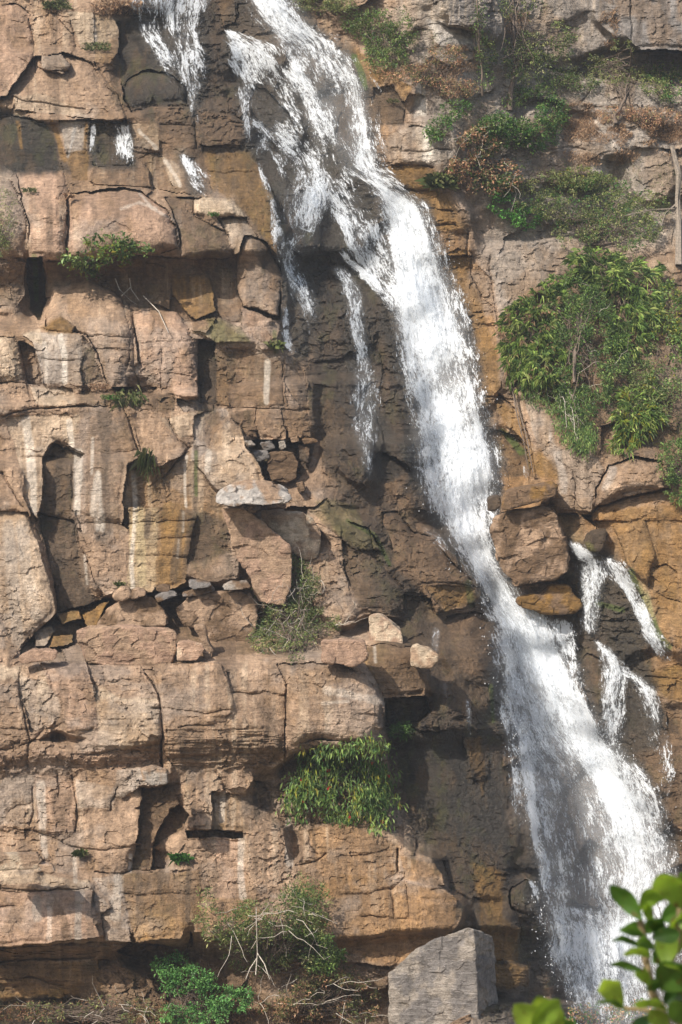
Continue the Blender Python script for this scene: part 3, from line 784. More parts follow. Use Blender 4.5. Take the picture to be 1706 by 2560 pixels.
def watermat():
    m, n, o = newmat('white_water'); L = n.links.new
    uv = N(n, 'Attribute', attribute_name='Flow'); dn = N(n, 'Attribute', attribute_name='Dens'); ms = N(n, 'Attribute', attribute_name='Mist')
    def noise(sx, sy, det, rgh, dis):
        mp = N(n, 'Mapping'); mp.inputs['Scale'].default_value = (sx, sy, 1.0); L(uv.outputs['Vector'], mp.inputs[0])
        x = N(n, 'TexNoise', Scale=1.0, Detail=det, Roughness=rgh, Distortion=dis); L(mp.outputs[0], x.inputs['Vector']); return x.outputs[0]
    def M(op, a, b):
        x = N(n, 'Math', operation=op)
        for i, q in enumerate((a, b)):
            if isinstance(q, float): x.inputs[i].default_value = q
            else: L(q, x.inputs[i])
        return x.outputs[0]
    a = noise(3.2, .75, 3.0, .6, .7); b = noise(12.0, 3.2, 4.0, .7, 1.0); c = noise(34.0, 16.0, 2.0, .6, .3)
    s = M('ADD', M('ADD', M('MULTIPLY', a, .34), M('MULTIPLY', b, .45)), M('MULTIPLY', c, .21))
    thr = M('SUBTRACT', .68, M('MULTIPLY', dn.outputs['Fac'], .30))
    al = N(n, 'MapRange', interpolation_type='SMOOTHSTEP'); L(M('SUBTRACT', s, thr), al.inputs[0]); al.inputs[1].default_value = -.055; al.inputs[2].default_value = .05
    soft = M('MULTIPLY', ms.outputs['Fac'], M('ADD', M('MULTIPLY', b, 1.5), -.15))
    alpha = M('MINIMUM', M('MAXIMUM', al.outputs[0], soft), 1.0)
    bs = N(n, 'BsdfPrincipled'); bs.inputs['Base Color'].default_value = (.86, .89, .92, 1); bs.inputs['Roughness'].default_value = .6; bs.inputs['Specular IOR Level'].default_value = .3
    tl = N(n, 'BsdfTranslucent'); tl.inputs[0].default_value = (.86, .90, .94, 1); m1 = N(n, 'MixShader'); m1.inputs[0].default_value = .45
    bp = N(n, 'Bump'); bp.inputs['Strength'].default_value = .35; bp.inputs['Distance'].default_value = .25; L(s, bp.inputs['Height']); L(bp.outputs[0], bs.inputs['Normal'])
    L(bs.outputs[0], m1.inputs[1]); L(tl.outputs[0], m1.inputs[2])
    tr = N(n, 'BsdfTransparent'); mx = N(n, 'MixShader'); L(alpha, mx.inputs[0]); L(tr.outputs[0], mx.inputs[1]); L(m1.outputs[0], mx.inputs[2]); L(mx.outputs[0], o.inputs[0])
    return m
WATER = watermat()
DROP, _n, _o = newmat('spray_drop'); _b = N(_n, 'BsdfPrincipled'); _b.inputs['Base Color'].default_value = (.88, .91, .94, 1); _b.inputs['Roughness'].default_value = .4; _n.links.new(_b.outputs[0], _o.inputs[0])

# ------------------------------------------------------------------ mesh helpers
def tag(o, label=None, cat=None, group=None, kind=None):
    if label: o['label'] = label
    if cat: o['category'] = cat
    if group: o['group'] = group
    if kind: o['kind'] = kind
    return o
def mesh_np(name, verts, faces, mat, attrs=None, parent=None, smooth=False, mats=None):
    """verts (n,3); faces (m,k) array of equal polygons; attrs {name: (type, data per vertex)}"""
    verts = np.asarray(verts, np.float32); faces = np.asarray(faces, np.int32)
    me = bpy.data.meshes.new(name); k = faces.shape[1]
    me.vertices.add(len(verts)); me.vertices.foreach_set('co', verts.ravel())
    me.loops.add(faces.size); me.loops.foreach_set('vertex_index', faces.ravel())
    me.polygons.add(len(faces)); me.polygons.foreach_set('loop_start', np.arange(0, faces.size, k, dtype=np.int32))
    try: me.polygons.foreach_set('loop_total', np.full(len(faces), k, np.int32))
    except Exception: pass
    me.update(calc_edges=True)
    for an, (ty, da) in (attrs or {}).items():
        A = me.attributes.new(an, ty, 'POINT'); da = np.asarray(da, np.float32)
        if ty == 'FLOAT_COLOR':
            da = np.concatenate([da, np.ones((len(da), 1), np.float32)], 1); A.data.foreach_set('color', da.ravel())
        elif ty == 'FLOAT_VECTOR': A.data.foreach_set('vector', da.ravel())
        else: A.data.foreach_set('value', da.ravel())
    me.polygons.foreach_set('use_smooth', np.full(len(faces), smooth, bool))
    me.materials.append(mat); me.validate()
    o = bpy.data.objects.new(name, me); col.objects.link(o)
    if parent: o.parent = parent
    return o
def gridfaces(nr, nc, base=0):
    i = np.arange((nr - 1) * nc).reshape(nr - 1, nc)[:, :-1].ravel() + base
    return np.stack([i, i + nc, i + nc + 1, i + 1], 1)

# ------------------------------------------------------------------ the cliff
x, y, z = P3(U, V, D)
cliff = mesh_np('cliff_face', np.stack([x, y, z], -1).reshape(-1, 3), gridfaces(NV, NU), ROCK,
                {'Col': ('FLOAT_COLOR', C.reshape(-1, 3)), 'Wet': ('FLOAT', WET.ravel())})
tag(cliff, 'tall fractured brown sandstone cliff, dry at left and wet behind the falls', kind='structure')
# gorge floor and the near bank the viewer stands on
gx_ = np.linspace(-60, 60, 90); gy_ = np.linspace(-40, 64, 90); GX, GY = np.meshgrid(gx_, gy_)
GZ = np.where(GY < 5, 15.4, np.maximum(15.4 - .75 * (GY - 5), .0)) + .5 * (fbm(GX / 4, GY / 4, 90, 4) - .5)
tag(mesh_np('ground', np.stack([GX, GY, GZ], -1).reshape(-1, 3), gridfaces(90, 90)[:, ::-1], SOIL, smooth=True), 'earthy near bank and floor of the gorge', kind='structure')

# ------------------------------------------------------------------ loose rocks
def rock(name, r, pts, p, t, label, cat='boulder', gx=0., gy=0., k='T', up=8, rnd=.06, rough=1., group=None, vox=.035, shrink=.9, k2=None, rightface=0):
    P = R(r, pts); n = len(P); uc, vc = P.mean(0); p += .4 if t > .85 else .1
    D0 = float(samp(Dm, uc, vc)) - p
    # make the outline run anticlockwise
    area = sum(P[i][0] * P[(i + 1) % n][1] - P[(i + 1) % n][0] * P[i][1] for i in range(n))
    if area > 0: P = P[::-1]
    bm = bmesh.new(); fr = []; bk = []
    for u, v in P:
        d = D0 - gx * (u - uc) / 100 - gy * (v - vc) / 100
        fr.append(bm.verts.new(P3(u, v, d)))
        ub = uc + (u - uc) * shrink + rightface; vb = vc + (v - vc) * shrink - up
        bk.append(bm.verts.new(P3(ub, vb, D0 + t)))
    bm.faces.new(fr); bm.faces.new(bk[::-1])
    for i in range(n): bm.faces.new((fr[(i + 1) % n], fr[i], bk[i], bk[(i + 1) % n]))
    bmesh.ops.recalc_face_normals(bm, faces=bm.faces)
    bmesh.ops.bevel(bm, geom=list(bm.edges), offset=rnd, segments=2, profile=.6, affect='EDGES', clamp_overlap=True)
    me = bpy.data.meshes.new(name + '_tmp'); bm.to_mesh(me); bm.free()
    o = bpy.data.objects.new(name + '_tmp', me); col.objects.link(o)
    md = o.modifiers.new('r', 'REMESH'); md.mode = 'VOXEL'; md.voxel_size = vox
    dg = bpy.context.evaluated_depsgraph_get(); ev = o.evaluated_get(dg).to_mesh()
    nv = len(ev.vertices); co = np.empty(nv * 3, np.float32); ev.vertices.foreach_get('co', co); co = co.reshape(-1, 3).astype(float)
    nr = np.empty(nv * 3, np.float32); ev.vertices.foreach_get('normal', nr); nr = nr.reshape(-1, 3)
    nf = len(ev.polygons); lp = np.empty(nf * 4, np.int32) if all(len(q.vertices) == 4 for q in ev.polygons) else None
    ev.loops.foreach_get('vertex_index', lp)
    fc = lp.reshape(-1, 4).copy(); o.to_mesh_clear() if False else None
    bpy.data.objects.remove(o)
    a = co[:, 0] + .37 * co[:, 1]; b = co[:, 2] + .29 * co[:, 1]
    v1, v2, v3, ox, oy, e = cells(a / .45, b / .3, 4 + int(uc) % 50)
    dsp = rough * ((v1 - .5) * .05 + (v2 - .5) * .10 * ox + (v3 - .5) * .08 * oy + .13 * (fbm(a / .5, b / .42, int(uc) % 30, 4, .55) - .5) + .02 * (fbm(a * 3, b / .09, 7, 3) - .5))
    co += nr * dsp[:, None]
    uu = co[:, 0] / co[:, 1] * F + 853; vv = 1280 - (co[:, 2] - ZC) / co[:, 1] * F
    c = np.zeros((nv, 3)); c[:] = PAL[k]
    m2 = fbm(uu / 55, vv / 70, 21, 5, .6) - .5; m3 = fbm(uu / 14 + co[:, 1] * 3, vv / 160, 22, 4, .6) - .5
    if k2: c += (np.array(PAL[k2]) - c) * sst(.42, .6, fbm(uu / 40, vv / 45, 33, 4, .6))[:, None]
    c *= np.clip(1 + .55 * m2 + .3 * m3, .5, 1.6)[:, None]
    wet = np.full(nv, WETK.get(k, 0.) * .8)
    org = Vector(P3(uc, P[:, 1].max(), D0 + t * .5))
    ob = mesh_np(name, co - np.array(org), fc, ROCK, {'Col': ('FLOAT_COLOR', c), 'Wet': ('FLOAT', wet)}); ob.location = org
    tag(ob, label, cat, group); return ob
rock('leaning_slab', '5', '1020,-20 1120,-20 1230,60 1330,150 1350,225 1340,330 1310,430 1190,420 1172,380 1150,300 1080,200 1045,60', 1.0, .9, 'tall pinkish slab leaning on the wall below the flat capstone, left of the round block', 'rock slab', gx=.2, gy=.25, k='T', k2='P', up=4, rnd=.08)
rock('boulder', '5', '1190,-10 1290,-15 1400,0 1450,40 1488,100 1465,222 1400,225 1350,190 1290,120 1210,50', .75, .9, 'rounded tan block standing right behind the tall leaning slab', gy=.2, gx=.1, k='T', k2='L', rnd=.2, up=4)
rock('flat_rock', '3', '985,1130 1010,1095 1060,1062 1130,1050 1230,1052 1300,1070 1345,1105 1320,1135 1210,1150 1120,1138 1080,1150 1010,1140', 1.7, 1.7, 'flat grey capstone slab lying on top of the leaning slab with a dark underside', 'flat rock', gy=1.1, k='H', k2='T', up=14, rnd=.06)
rock('boulder', '5', '350,545 440,530 620,525 800,540 815,560 812,640 790,690 700,712 520,708 400,700 365,630', 1.15, 1.6, 'big wide tan boulder with a flat face on the ledge above the block row', gy=.1, gx=.05, k='P', k2='T', up=10, rnd=.15)
rock('boulder', '5', '430,532 490,450 560,405 640,372 700,392 760,462 790,520 700,530', .75, 1.3, 'domed grey-brown upper layer boulder sitting on top of the widest ledge boulder', gy=.7, k='T', k2='B', up=8, rnd=.18)
rock('boulder', '5', '790,455 850,395 930,372 1100,362 1165,375 1190,480 1180,600 1100,640 1010,662 960,590 930,545 850,528', .8, 1.4, 'large rounded brown boulder beside the scraggly ledge bush, under the thin flat stones', gy=.3, gx=.1, k='B', k2='T', up=10, rnd=.25, rough=1.3)
rock('stone_block', '5', '812,602 850,592 930,604 940,635 905,686 812,685', 1.45, .8, 'small pale cube-like block at the front edge of the ledge right of the widest boulder', 'stone', gy=.1, gx=.35, k='P', k2='L', up=6, rnd=.03, rough=.6)
rock('stone_block', '5', '890,525 940,525 960,600 985,640 975,680 940,675 925,600', 1.1, .6, 'narrow brown stone wedged right of the small pale block', 'stone', k='T', rnd=.04, rough=.8)
rock('stone_block', '5', '82,665 140,632 240,630 272,645 262,682 130,700 90,700', 1.4, .8, 'low reddish stone lying at the left end of the ledge', 'stone', gy=.3, k='P', up=6, rnd=.08, rough=.7)
rock('flat_stone', '5', '865,318 920,314 975,332 960,345 885,358 868,345', 1.1, .9, 'dark thin flat stone, upper left one of those on the big rounded brown boulder', 'stone', gy=.7, k='N', k2='B', up=5, rnd=.02, rough=.5)
rock('flat_stone', '5', '838,372 900,352 975,338 990,352 985,366 900,386 842,390', 1.3, .9, 'long thin flat stone under the dark one on the big rounded brown boulder', 'stone', gy=.6, k='B', k2='N', up=4, rnd=.02, rough=.5)
rock('flat_stone', '5', '1018,345 1060,325 1140,320 1157,348 1100,358 1035,362', 1.3, 1.0, 'thin flat stone against the foot of the leaning slab', 'stone', gy=.7, k='B', k2='G', up=5, rnd=.02, rough=.5)
rock('flat_stone', '5', '708,388 760,368 800,366 817,385 770,402 722,418', 1.2, .8, 'tilted flat grey stone bridging the gap between the domed and the rounded boulder', 'stone', gy=.9, k='N', k2='B', up=6, rnd=.03, rough=.6)
rock('stone', '5', '520,385 560,345 598,352 605,390 570,408 530,405', .9, .6, 'pale rounded stone behind the domed boulder at the foot of the yellow streak', gy=.4, cat='stone', k='T', rnd=.08, rough=.7)
rock('stone', '5', '600,368 640,352 672,362 676,385 620,402 598,398', .9, .6, 'small tan stone right of the pale rounded stone by the yellow streak', gy=.4, cat='stone', k='B', k2='T', rnd=.07, rough=.7)
rock('stone', '5', '720,350 750,342 785,352 780,365 735,366', .9, .5, 'tiny grey stone above the tilted flat stone', gy=.4, cat='stone', k='B', rnd=.04, rough=.5, vox=.025)
rock('stone_block', '6', '128,484 160,472 192,478 235,510 278,548 286,606 130,608', 1.3, .8, 'bright tan squarish block on the overhang edge beside the mossy rock', 'stone', gy=.15, gx=.25, k='P', k2='L', up=8, rnd=.04, rough=.5)
rock('stone_block', '6', '-95,592 0,588 108,598 122,640 118,682 60,712 -20,700 -90,690', 1.5, 1.0, 'brown wedge block on top of the big projecting block right of the ledge bush', 'stone', gy=.2, k='P', up=8, rnd=.05, rough=.8)
rock('stone_block', '6', '318,625 350,612 400,628 450,655 446,686 412,716 322,710', 1.4, .8, 'bright tan split block overhanging the dark hollow', 'stone', gy=.15, gx=.3, k='T', k2='L', up=8, rnd=.04, rough=.8)
rock('boulder', '4', '690,1205 740,1180 830,1165 930,1150 985,1160 1005,1230 1050,1370 1045,1455 965,1492 870,1505 800,1512 745,1465 705,1340 685,1250', 1.7, 2.0, 'big squarish brown boulder right of the main fall, capped with darker rock', gy=.15, gx=.1, k='B', k2='T', up=6, rnd=.38, rough=1.4)
rock('capstone', '4', '735,1165 755,1085 800,1068 880,1062 975,1040 990,1060 985,1105 900,1130 830,1145 770,1170', 2.1, 1.7, 'dark brown layered rock capping the big boulder beside the fall', 'rock slab', gy=.3, k='B', k2='O', up=8, rnd=.05)
rock('stone', '4', '668,1118 700,1106 735,1108 740,1150 700,1176 672,1172', 2.0, .9, 'rounded grey-brown stone at the left edge of the capping rock, touching the fall', 'stone', gy=.2, k='K', rnd=.08, rough=.7)
rock('boulder', '6', '790,400 850,385 915,372 960,335 1030,330 1062,345 1065,385 1110,400 1106,440 1060,470 900,462 830,440', .8, 1.3, 'low orange-stained rock at the foot of the big brown boulder', gy=.3, k='O', k2='B', up=6, rnd=.15, rough=1.4)
rock('boulder', '6', '1130,95 1170,80 1225,85 1225,140 1190,185 1140,180 1115,140', .6, .8, 'dark mossy stone above the small stream at right', gy=.2, k='M', k2='K', rnd=.15)
rock('pointed_boulder', '8', '215,940 270,890 350,830 480,765 580,735 608,742 622,890 632,1150 640,1260 210,1260', 1.5, 1.3, 'tall grey pointed block standing at the foot of the cliff, its right side in shade', gx=.28, gy=.1, k='G', k2='N', up=-6, rnd=.03, rough=.8, rightface=58)
for i, (pts, lab) in enumerate([
    ('1238,905 1290,893 1350,905 1372,950 1360,1020 1310,1042 1255,1035 1225,980', 'largest brown block filling the rubble pocket left of the wet rock'),
    ('1165,905 1230,900 1235,925 1190,940', 'small dark stone at the left end of the rubble pocket'),
    ('1195,862 1240,850 1265,880 1215,898', 'small grey angular stone at the top left of the rubble pocket'),
    ('1275,850 1310,845 1320,880 1290,892', 'tiny upright stone in the top row of the rubble pocket'),
    ('1330,835 1370,830 1378,852 1340,860', 'thin ochre stone on the rim of the rubble pocket'),
    ('1388,842 1440,838 1460,852 1400,866', 'flat tan stone at the right end of the rubble pocket rim'),
    ('1370,870 1430,880 1415,950 1380,930', 'brown upright stone on the right side of the rubble pocket'),
    ('1125,850 1160,845 1175,870 1140,872', 'grey chip stone just right of the triangular slab'),
    ('1360,1045 1395,1040 1405,1080 1370,1090', 'little tan stone below the rubble pocket beside the capstone')]):
    rock('stone', '3', pts, .45 if i else .6, .6, lab, 'stone', k='BNNGTAKGT'[i], k2='B', rnd=.015, rough=1.0, group='stones in the rubble pocket', vox=.03, up=4)
for pts, lab, k in [('640,10 700,-5 770,5 775,75 700,85 655,60', 'projecting grey corner block above the shaded notch in the lower wall', 'G'),
                    ('-20,400 120,392 178,398 190,430 172,470 60,468 -20,480', 'pale rounded ledge block at the left edge of the lower wall', 'L'),
                    ('175,440 240,445 258,478 230,490 178,475', 'small grey stone lying on the left ledge of the lower wall', 'H')]:
    rock('ledge_rock', '7', pts, 1.7 if k != 'H' else 1.75, .9, lab, 'rock', k=k, k2='T', rnd=.06, gy=.2, rough=.7)

# ------------------------------------------------------------------ water
def wgrid(rows, m, seed, dens, mist, off, fx=0.0, wob=9.):
    """one sheet of falling water following rows of left/right edges (overview pixels)"""
    E = np.array(rows, float); E[:, :4] *= OV
    cl = (E[:, :2] + E[:, 2:4]) / 2; sg = np.r_[0, np.cumsum(np.hypot(*np.diff(cl, axis=0).T))]
    n = max(6, int(sg[-1] / 6)); s = np.linspace(0, sg[-1], n)
    q = np.stack([np.interp(s, sg, E[:, k]) for k in range(E.shape[1])], 1)
    for k in range(4):   # smooth
        q[1:-1, :4] = (q[:-2, :4] + 2 * q[1:-1, :4] + q[2:, :4]) / 4
    t = np.linspace(0, 1, m)[None]
    u = q[:, 0:1] * (1 - t) + q[:, 2:3] * t; v = q[:, 1:2] * (1 - t) + q[:, 3:4] * t
    wd = np.hypot(q[:, 2] - q[:, 0], q[:, 3] - q[:, 1])[:, None]
    u = u + wob * (fbm(s[:, None] / 60 + seed, t * 3, seed, 3) - .5) * 2
    d = samp(Dw, u, v) - off * (.6 + .8 * fbm(s[:, None] / 90, t * wd / 90, seed + 3, 2)) - .12 * off * fbm(s[:, None] / 14, t * wd / 10, seed + 4, 2)
    x, y, z = P3(u, v, d)
    A = .0125
    flow = np.stack([(t - .5) * wd * A + seed * 3.1 + 0 * u, np.repeat(-s[:, None] * A, m, 1), np.full(u.shape, seed * 1.7)], -1)
    ed = np.minimum(t, 1 - t) * wd; edge = sst(0, 1, ed / np.minimum(26, wd * .35))
    dl = q[:, 4:5] if E.shape[1] > 4 else 1.0
    en = sst(0, 14, s[:, None]) * sst(0, 30 if m > 9 else min(70., s[-1] * .5), s[-1] - s[:, None])
    dd = dens * dl * (.2 + .8 * edge) * (.3 + .7 * en) + .22 * (fbm(u / 50, v / 110, seed + 9, 3) - .5)
    uh = u + 90 * (fbm(u / 60, v / 90, seed + 41, 4, .6) - .5); vh = v + 120 * (fbm(u / 60, v / 90, seed + 47, 3) - .5)
    ho = 0 * u
    for hu, hv, hr, hs, am in HOLES:
        ho = ho + max(am, 0) * 1.6 * np.exp(-(((uh / OV - hu) / hr) ** 2 + ((vh / OV - hv) / hs) ** 2))
        dd = dd - am * np.exp(-(((uh / OV - hu) / hr) ** 2 + ((vh / OV - hv) / hs) ** 2)) * (.75 if am < .3 else 1)
    dd = dd + .16 * (fbm(s[:, None] / 28, t * wd / 40, seed + 19, 3) - .5) * 2
    mi = mist * dl * sst(0, 1, ed / np.minimum(60, wd * .5)) * en * (.3 + 1.2 * fbm(u / 90, v / 130, seed + 12, 3)) * np.clip(1 - ho, .1, 1) * np.where(v < 440 * OV, .45, 1)
    return np.stack([x, y, z], -1).reshape(-1, 3), n, m, flow.reshape(-1, 3), dd.ravel(), mi.ravel()
HOLES = [(1320, 1900, 55, 170, .24), (1290, 1705, 45, 60, .16), (1390, 2060, 80, 60, .2), (1000, 900, 34, 40, .25), (970, 620, 30, 60, -.05), (1000, 1220, 26, 40, .4), (1255, 1620, 30, 45, .25),
         (1025, 860, 30, 40, .3), (625, 250, 34, 40, .8), (700, 320, 14, 40, .7), (650, 420, 40, 60, .3), (735, 150, 12, 40, .5), (790, 260, 14, 50, .5), (600, 190, 16, 26, .5), (690, 240, 12, 40, .4), (755, 330, 12, 40, .4), (760, 200, 20, 40, .3), (770, 370, 26, 40, .5), (830, 440, 22, 40, .7), (850, 500, 16, 40, .4), (650, 130, 22, 18, .6), (1090, 1060, 20, 40, -.1)]
def water(name, sheets, label):
    Vs, Fs, Fl, Dn, Mi = [], [], [], [], []; b = 0
    for a in sheets:
        v_, n, m, fl, dn, mi = wgrid(*a); Vs.append(v_); Fs.append(gridfaces(n, m, b)); Fl.append(fl); Dn.append(dn); Mi.append(mi); b += len(v_)
    o = mesh_np(name, np.concatenate(Vs), np.concatenate(Fs), WATER, {'Flow': ('FLOAT_VECTOR', np.concatenate(Fl)), 'Dens': ('FLOAT', np.concatenate(Dn)), 'Mist': ('FLOAT', np.clip(np.concatenate(Mi), 0, 1))}, smooth=True)
    return tag(o, label, kind='structure')
MAIN = [(565, -40, 650, -40, .9), (572, 0, 670, 0, .95), (600, 60, 725, 60, .95), (630, 100, 785, 100, .88), (670, 200, 845, 200, .76), (700, 300, 862, 300, .76), (740, 380, 878, 380, .8), (850, 430, 905, 430, 1.1), (875, 480, 965, 470, 1.1),
        (885, 560, 1003, 555, 1.1), (895, 650, 1033, 650, 1.05), (910, 750, 1066, 750, 1.05), (928, 850, 1090, 850, 1.05), (948, 950, 1110, 950, 1.1), (955, 1050, 1145, 1050, 1.05), (975, 1150, 1135, 1150, 1), (1020, 1230, 1132, 1230, 1.1),
        (1070, 1300, 1150, 1300, 1.15), (1108, 1370, 1190, 1370, 1.15), (1130, 1430, 1250, 1420, 1.1), (1145, 1500, 1300, 1500, 1.05), (1150, 1600, 1340, 1600, .95), (1175, 1700, 1395, 1700, .95), (1185, 1750, 1450, 1750, .9), (1195, 1850, 1510, 1850, .85),
        (1225, 1950, 1540, 1950, .8), (1238, 2050, 1560, 2050, .8), (1245, 2120, 1580, 2120, .85), (1255, 2200, 1575, 2200, .8), (1290, 2260, 1560, 2260, .75), (1320, 2340, 1560, 2340, .65), (1320, 2400, 1560, 2400, .6)]
CORE = [(l[0] * .78 + l[2] * .22, l[1], l[0] * .25 + l[2] * .75, l[3], l[4]) for l in MAIN if l[1] < 1780]
CORE2 = [(1215, 1380, 1260, 1380, .6), (1190, 1470, 1280, 1470, 1), (1250, 1600, 1350, 1600, 1), (1290, 1700, 1400, 1700, 1), (1350, 1800, 1450, 1800, 1), (1400, 1900, 1490, 1900, 1), (1420, 2000, 1510, 2000, .9), (1400, 2100, 1510, 2100, .8), (1350, 2250, 1480, 2250, .6)]
WIDE = [(l[0] - 22, l[1], l[2] + 34, l[3], l[4]) for l in MAIN]
TOPR = [(780, 110, 800, 110, .3), (795, 200, 845, 200, .8), (800, 300, 862, 300, 1), (805, 380, 872, 380, 1), (850, 430, 900, 430, .6)]
CORE = [l for l in CORE if l[1] > 400] + []
UPL = [(508, 62, 550, 72, .9), (510, 100, 660, 110, 1.05), (520, 150, 700, 150, 1.02), (550, 200, 730, 200, .95), (600, 270, 765, 270, .85), (670, 350, 800, 350, .95), (720, 420, 830, 420, 1), (760, 500, 875, 490, 1), (790, 570, 895, 560, 1), (830, 640, 920, 620, 1), (880, 700, 960, 680, 1), (910, 780, 990, 770, .8)]
water('waterfall', [(MAIN, 46, 1, .67, .4, .12), (MAIN, 46, 2, .55, .25, .3), (WIDE, 60, 12, .40, .26, .5), (CORE, 30, 3, .70, .8, .2), (CORE2, 24, 4, .84, .9, .25), (UPL, 36, 5, .575, .08, .1), (UPL, 30, 6, .48, .05, .2), (TOPR, 12, 13, .62, .9, .3),
    ([(1180, 1640, 1220, 1640, .8), (1190, 1750, 1235, 1750, 1), (1200, 1850, 1240, 1850, 1), (1225, 1950, 1260, 1950, 1), (1240, 2060, 1290, 2060, .7)], 10, 7, .8, .4, .55),
    ([(1215, 1400, 1330, 1428, .9), (1225, 1440, 1335, 1460, 1), (1260, 1500, 1335, 1500, .8), (1290, 1560, 1340, 1560, .7), (1310, 1600, 1345, 1600, .5)], 20, 8, .62, .15, .3),
    ([(1132, 1575, 1190, 1575, 1), (1135, 1640, 1200, 1640, .8), (1160, 1750, 1200, 1750, .8), (1165, 1850, 1215, 1850, .6), (1170, 1930, 1230, 1930, .45)], 12, 9, .6, .1, .3),
    ([(1400, 1740, 1470, 1750, .9), (1450, 1800, 1510, 1800, 1), (1480, 1880, 1535, 1880, .8), (1500, 2000, 1560, 2000, .6), (1500, 2100, 1570, 2100, .5)], 12, 10, .62, .15, .5),
    ([(575, 275, 650, 285, .8), (590, 320, 715, 330, 1), (620, 380, 750, 380, 1), (655, 450, 765, 450, .9), (665, 520, 770, 515, .8), (640, 560, 760, 560, .6), (640, 600, 740, 600, .4)], 30, 14, .56, .08, .15),
    ([(540, 180, 600, 190, 1), (548, 250, 620, 260, .8), (555, 310, 640, 320, .7), (570, 350, 640, 360, .5)], 16, 15, .58, .08, .12),
    ([(640, 540, 700, 545, .9), (645, 620, 700, 620, .8), (660, 680, 735, 680, .8), (680, 740, 735, 740, .5), (690, 800, 740, 790, .3)], 16, 16, .50, .05, .12),
    ([(1325, 1265, 1400, 1285, 1), (1328, 1330, 1400, 1330, .9), (1330, 1400, 1385, 1400, .9), (1335, 1470, 1385, 1470, .7)], 16, 17, .58, .1, .15),
    ([(1360, 1470, 1410, 1490, 1), (1375, 1540, 1450, 1540, .95), (1370, 1620, 1455, 1620, .8), (1375, 1700, 1450, 1700, .7), (1380, 1780, 1440, 1780, .5)], 20, 18, .60, .1, .15),
    ([(1430, 1530, 1490, 1560, .9), (1450, 1590, 1525, 1590, .8), (1470, 1660, 1535, 1660, .7), (1480, 1740, 1560, 1740, .5)], 16, 19, .52, .06, .15),
    ([(1240, 2078, 1400, 2088, 1), (1243, 2092, 1404, 2102, 1), (1246, 2104, 1408, 2112, .7)], 26, 21, .85, .5, .9),
    ([(1252, 2118, 1420, 2128, 1), (1256, 2134, 1424, 2142, .8)], 26, 22, .85, .5, .9),
    ([(420, 175, 470, 175, .6), (425, 230, 470, 230, .7), (435, 300, 480, 300, .5), (440, 350, 480, 350, .4)], 14, 23, .46, .05, .1),
    ([(1515, 1680, 1545, 1700, 1), (1510, 1760, 1560, 1780, .8), (1500, 1840, 1550, 1850, .6)], 12, 24, .5, .08, .15),
    ([(745, 610, 800, 610, .7), (790, 680, 840, 680, .9), (800, 780, 860, 780, .8), (810, 880, 880, 880, .9), (815, 960, 880, 960, .8), (825, 1040, 880, 1040, .5)], 18, 25, .48, .06, .1),
    ([(1250, 2085, 1400, 2095, 1), (1255, 2110, 1420, 2120, .6), (1265, 2140, 1440, 2150, .95), (1280, 2200, 1440, 2220, .8), (1310, 2300, 1420, 2300, .7)], 26, 11, .72, .2, .7)],
    'broad white waterfall rushing diagonally down the wet gully')
def thin(name, pts, wd, seed, dens, label, mist=.08, off=.1):
    """narrow rivulet along points (x, y) in overview pixels"""
    P = np.array(pts, float); rows = []
    for i in range(len(P)):
        a = P[max(0, i - 1)]; b = P[min(len(P) - 1, i + 1)]; t = (b - a) / (np.hypot(*(b - a)) + 1e-6); nrm = np.array((-t[1], t[0]))
        if nrm[0] < 0: nrm = -nrm
        w_ = (wd[i] if isinstance(wd, (list, tuple)) else wd) * 1.7 + 1
        rows.append((*(P[i] - nrm * w_), *(P[i] + nrm * w_), 1.))
    dens *= .82; mist += .05; return water(name, [(rows, 9, seed, dens, mist, off, 0., 8.), (rows, 9, seed + 31, dens * .72, mist * .5, off * 2.2, 0., 7.)], label)
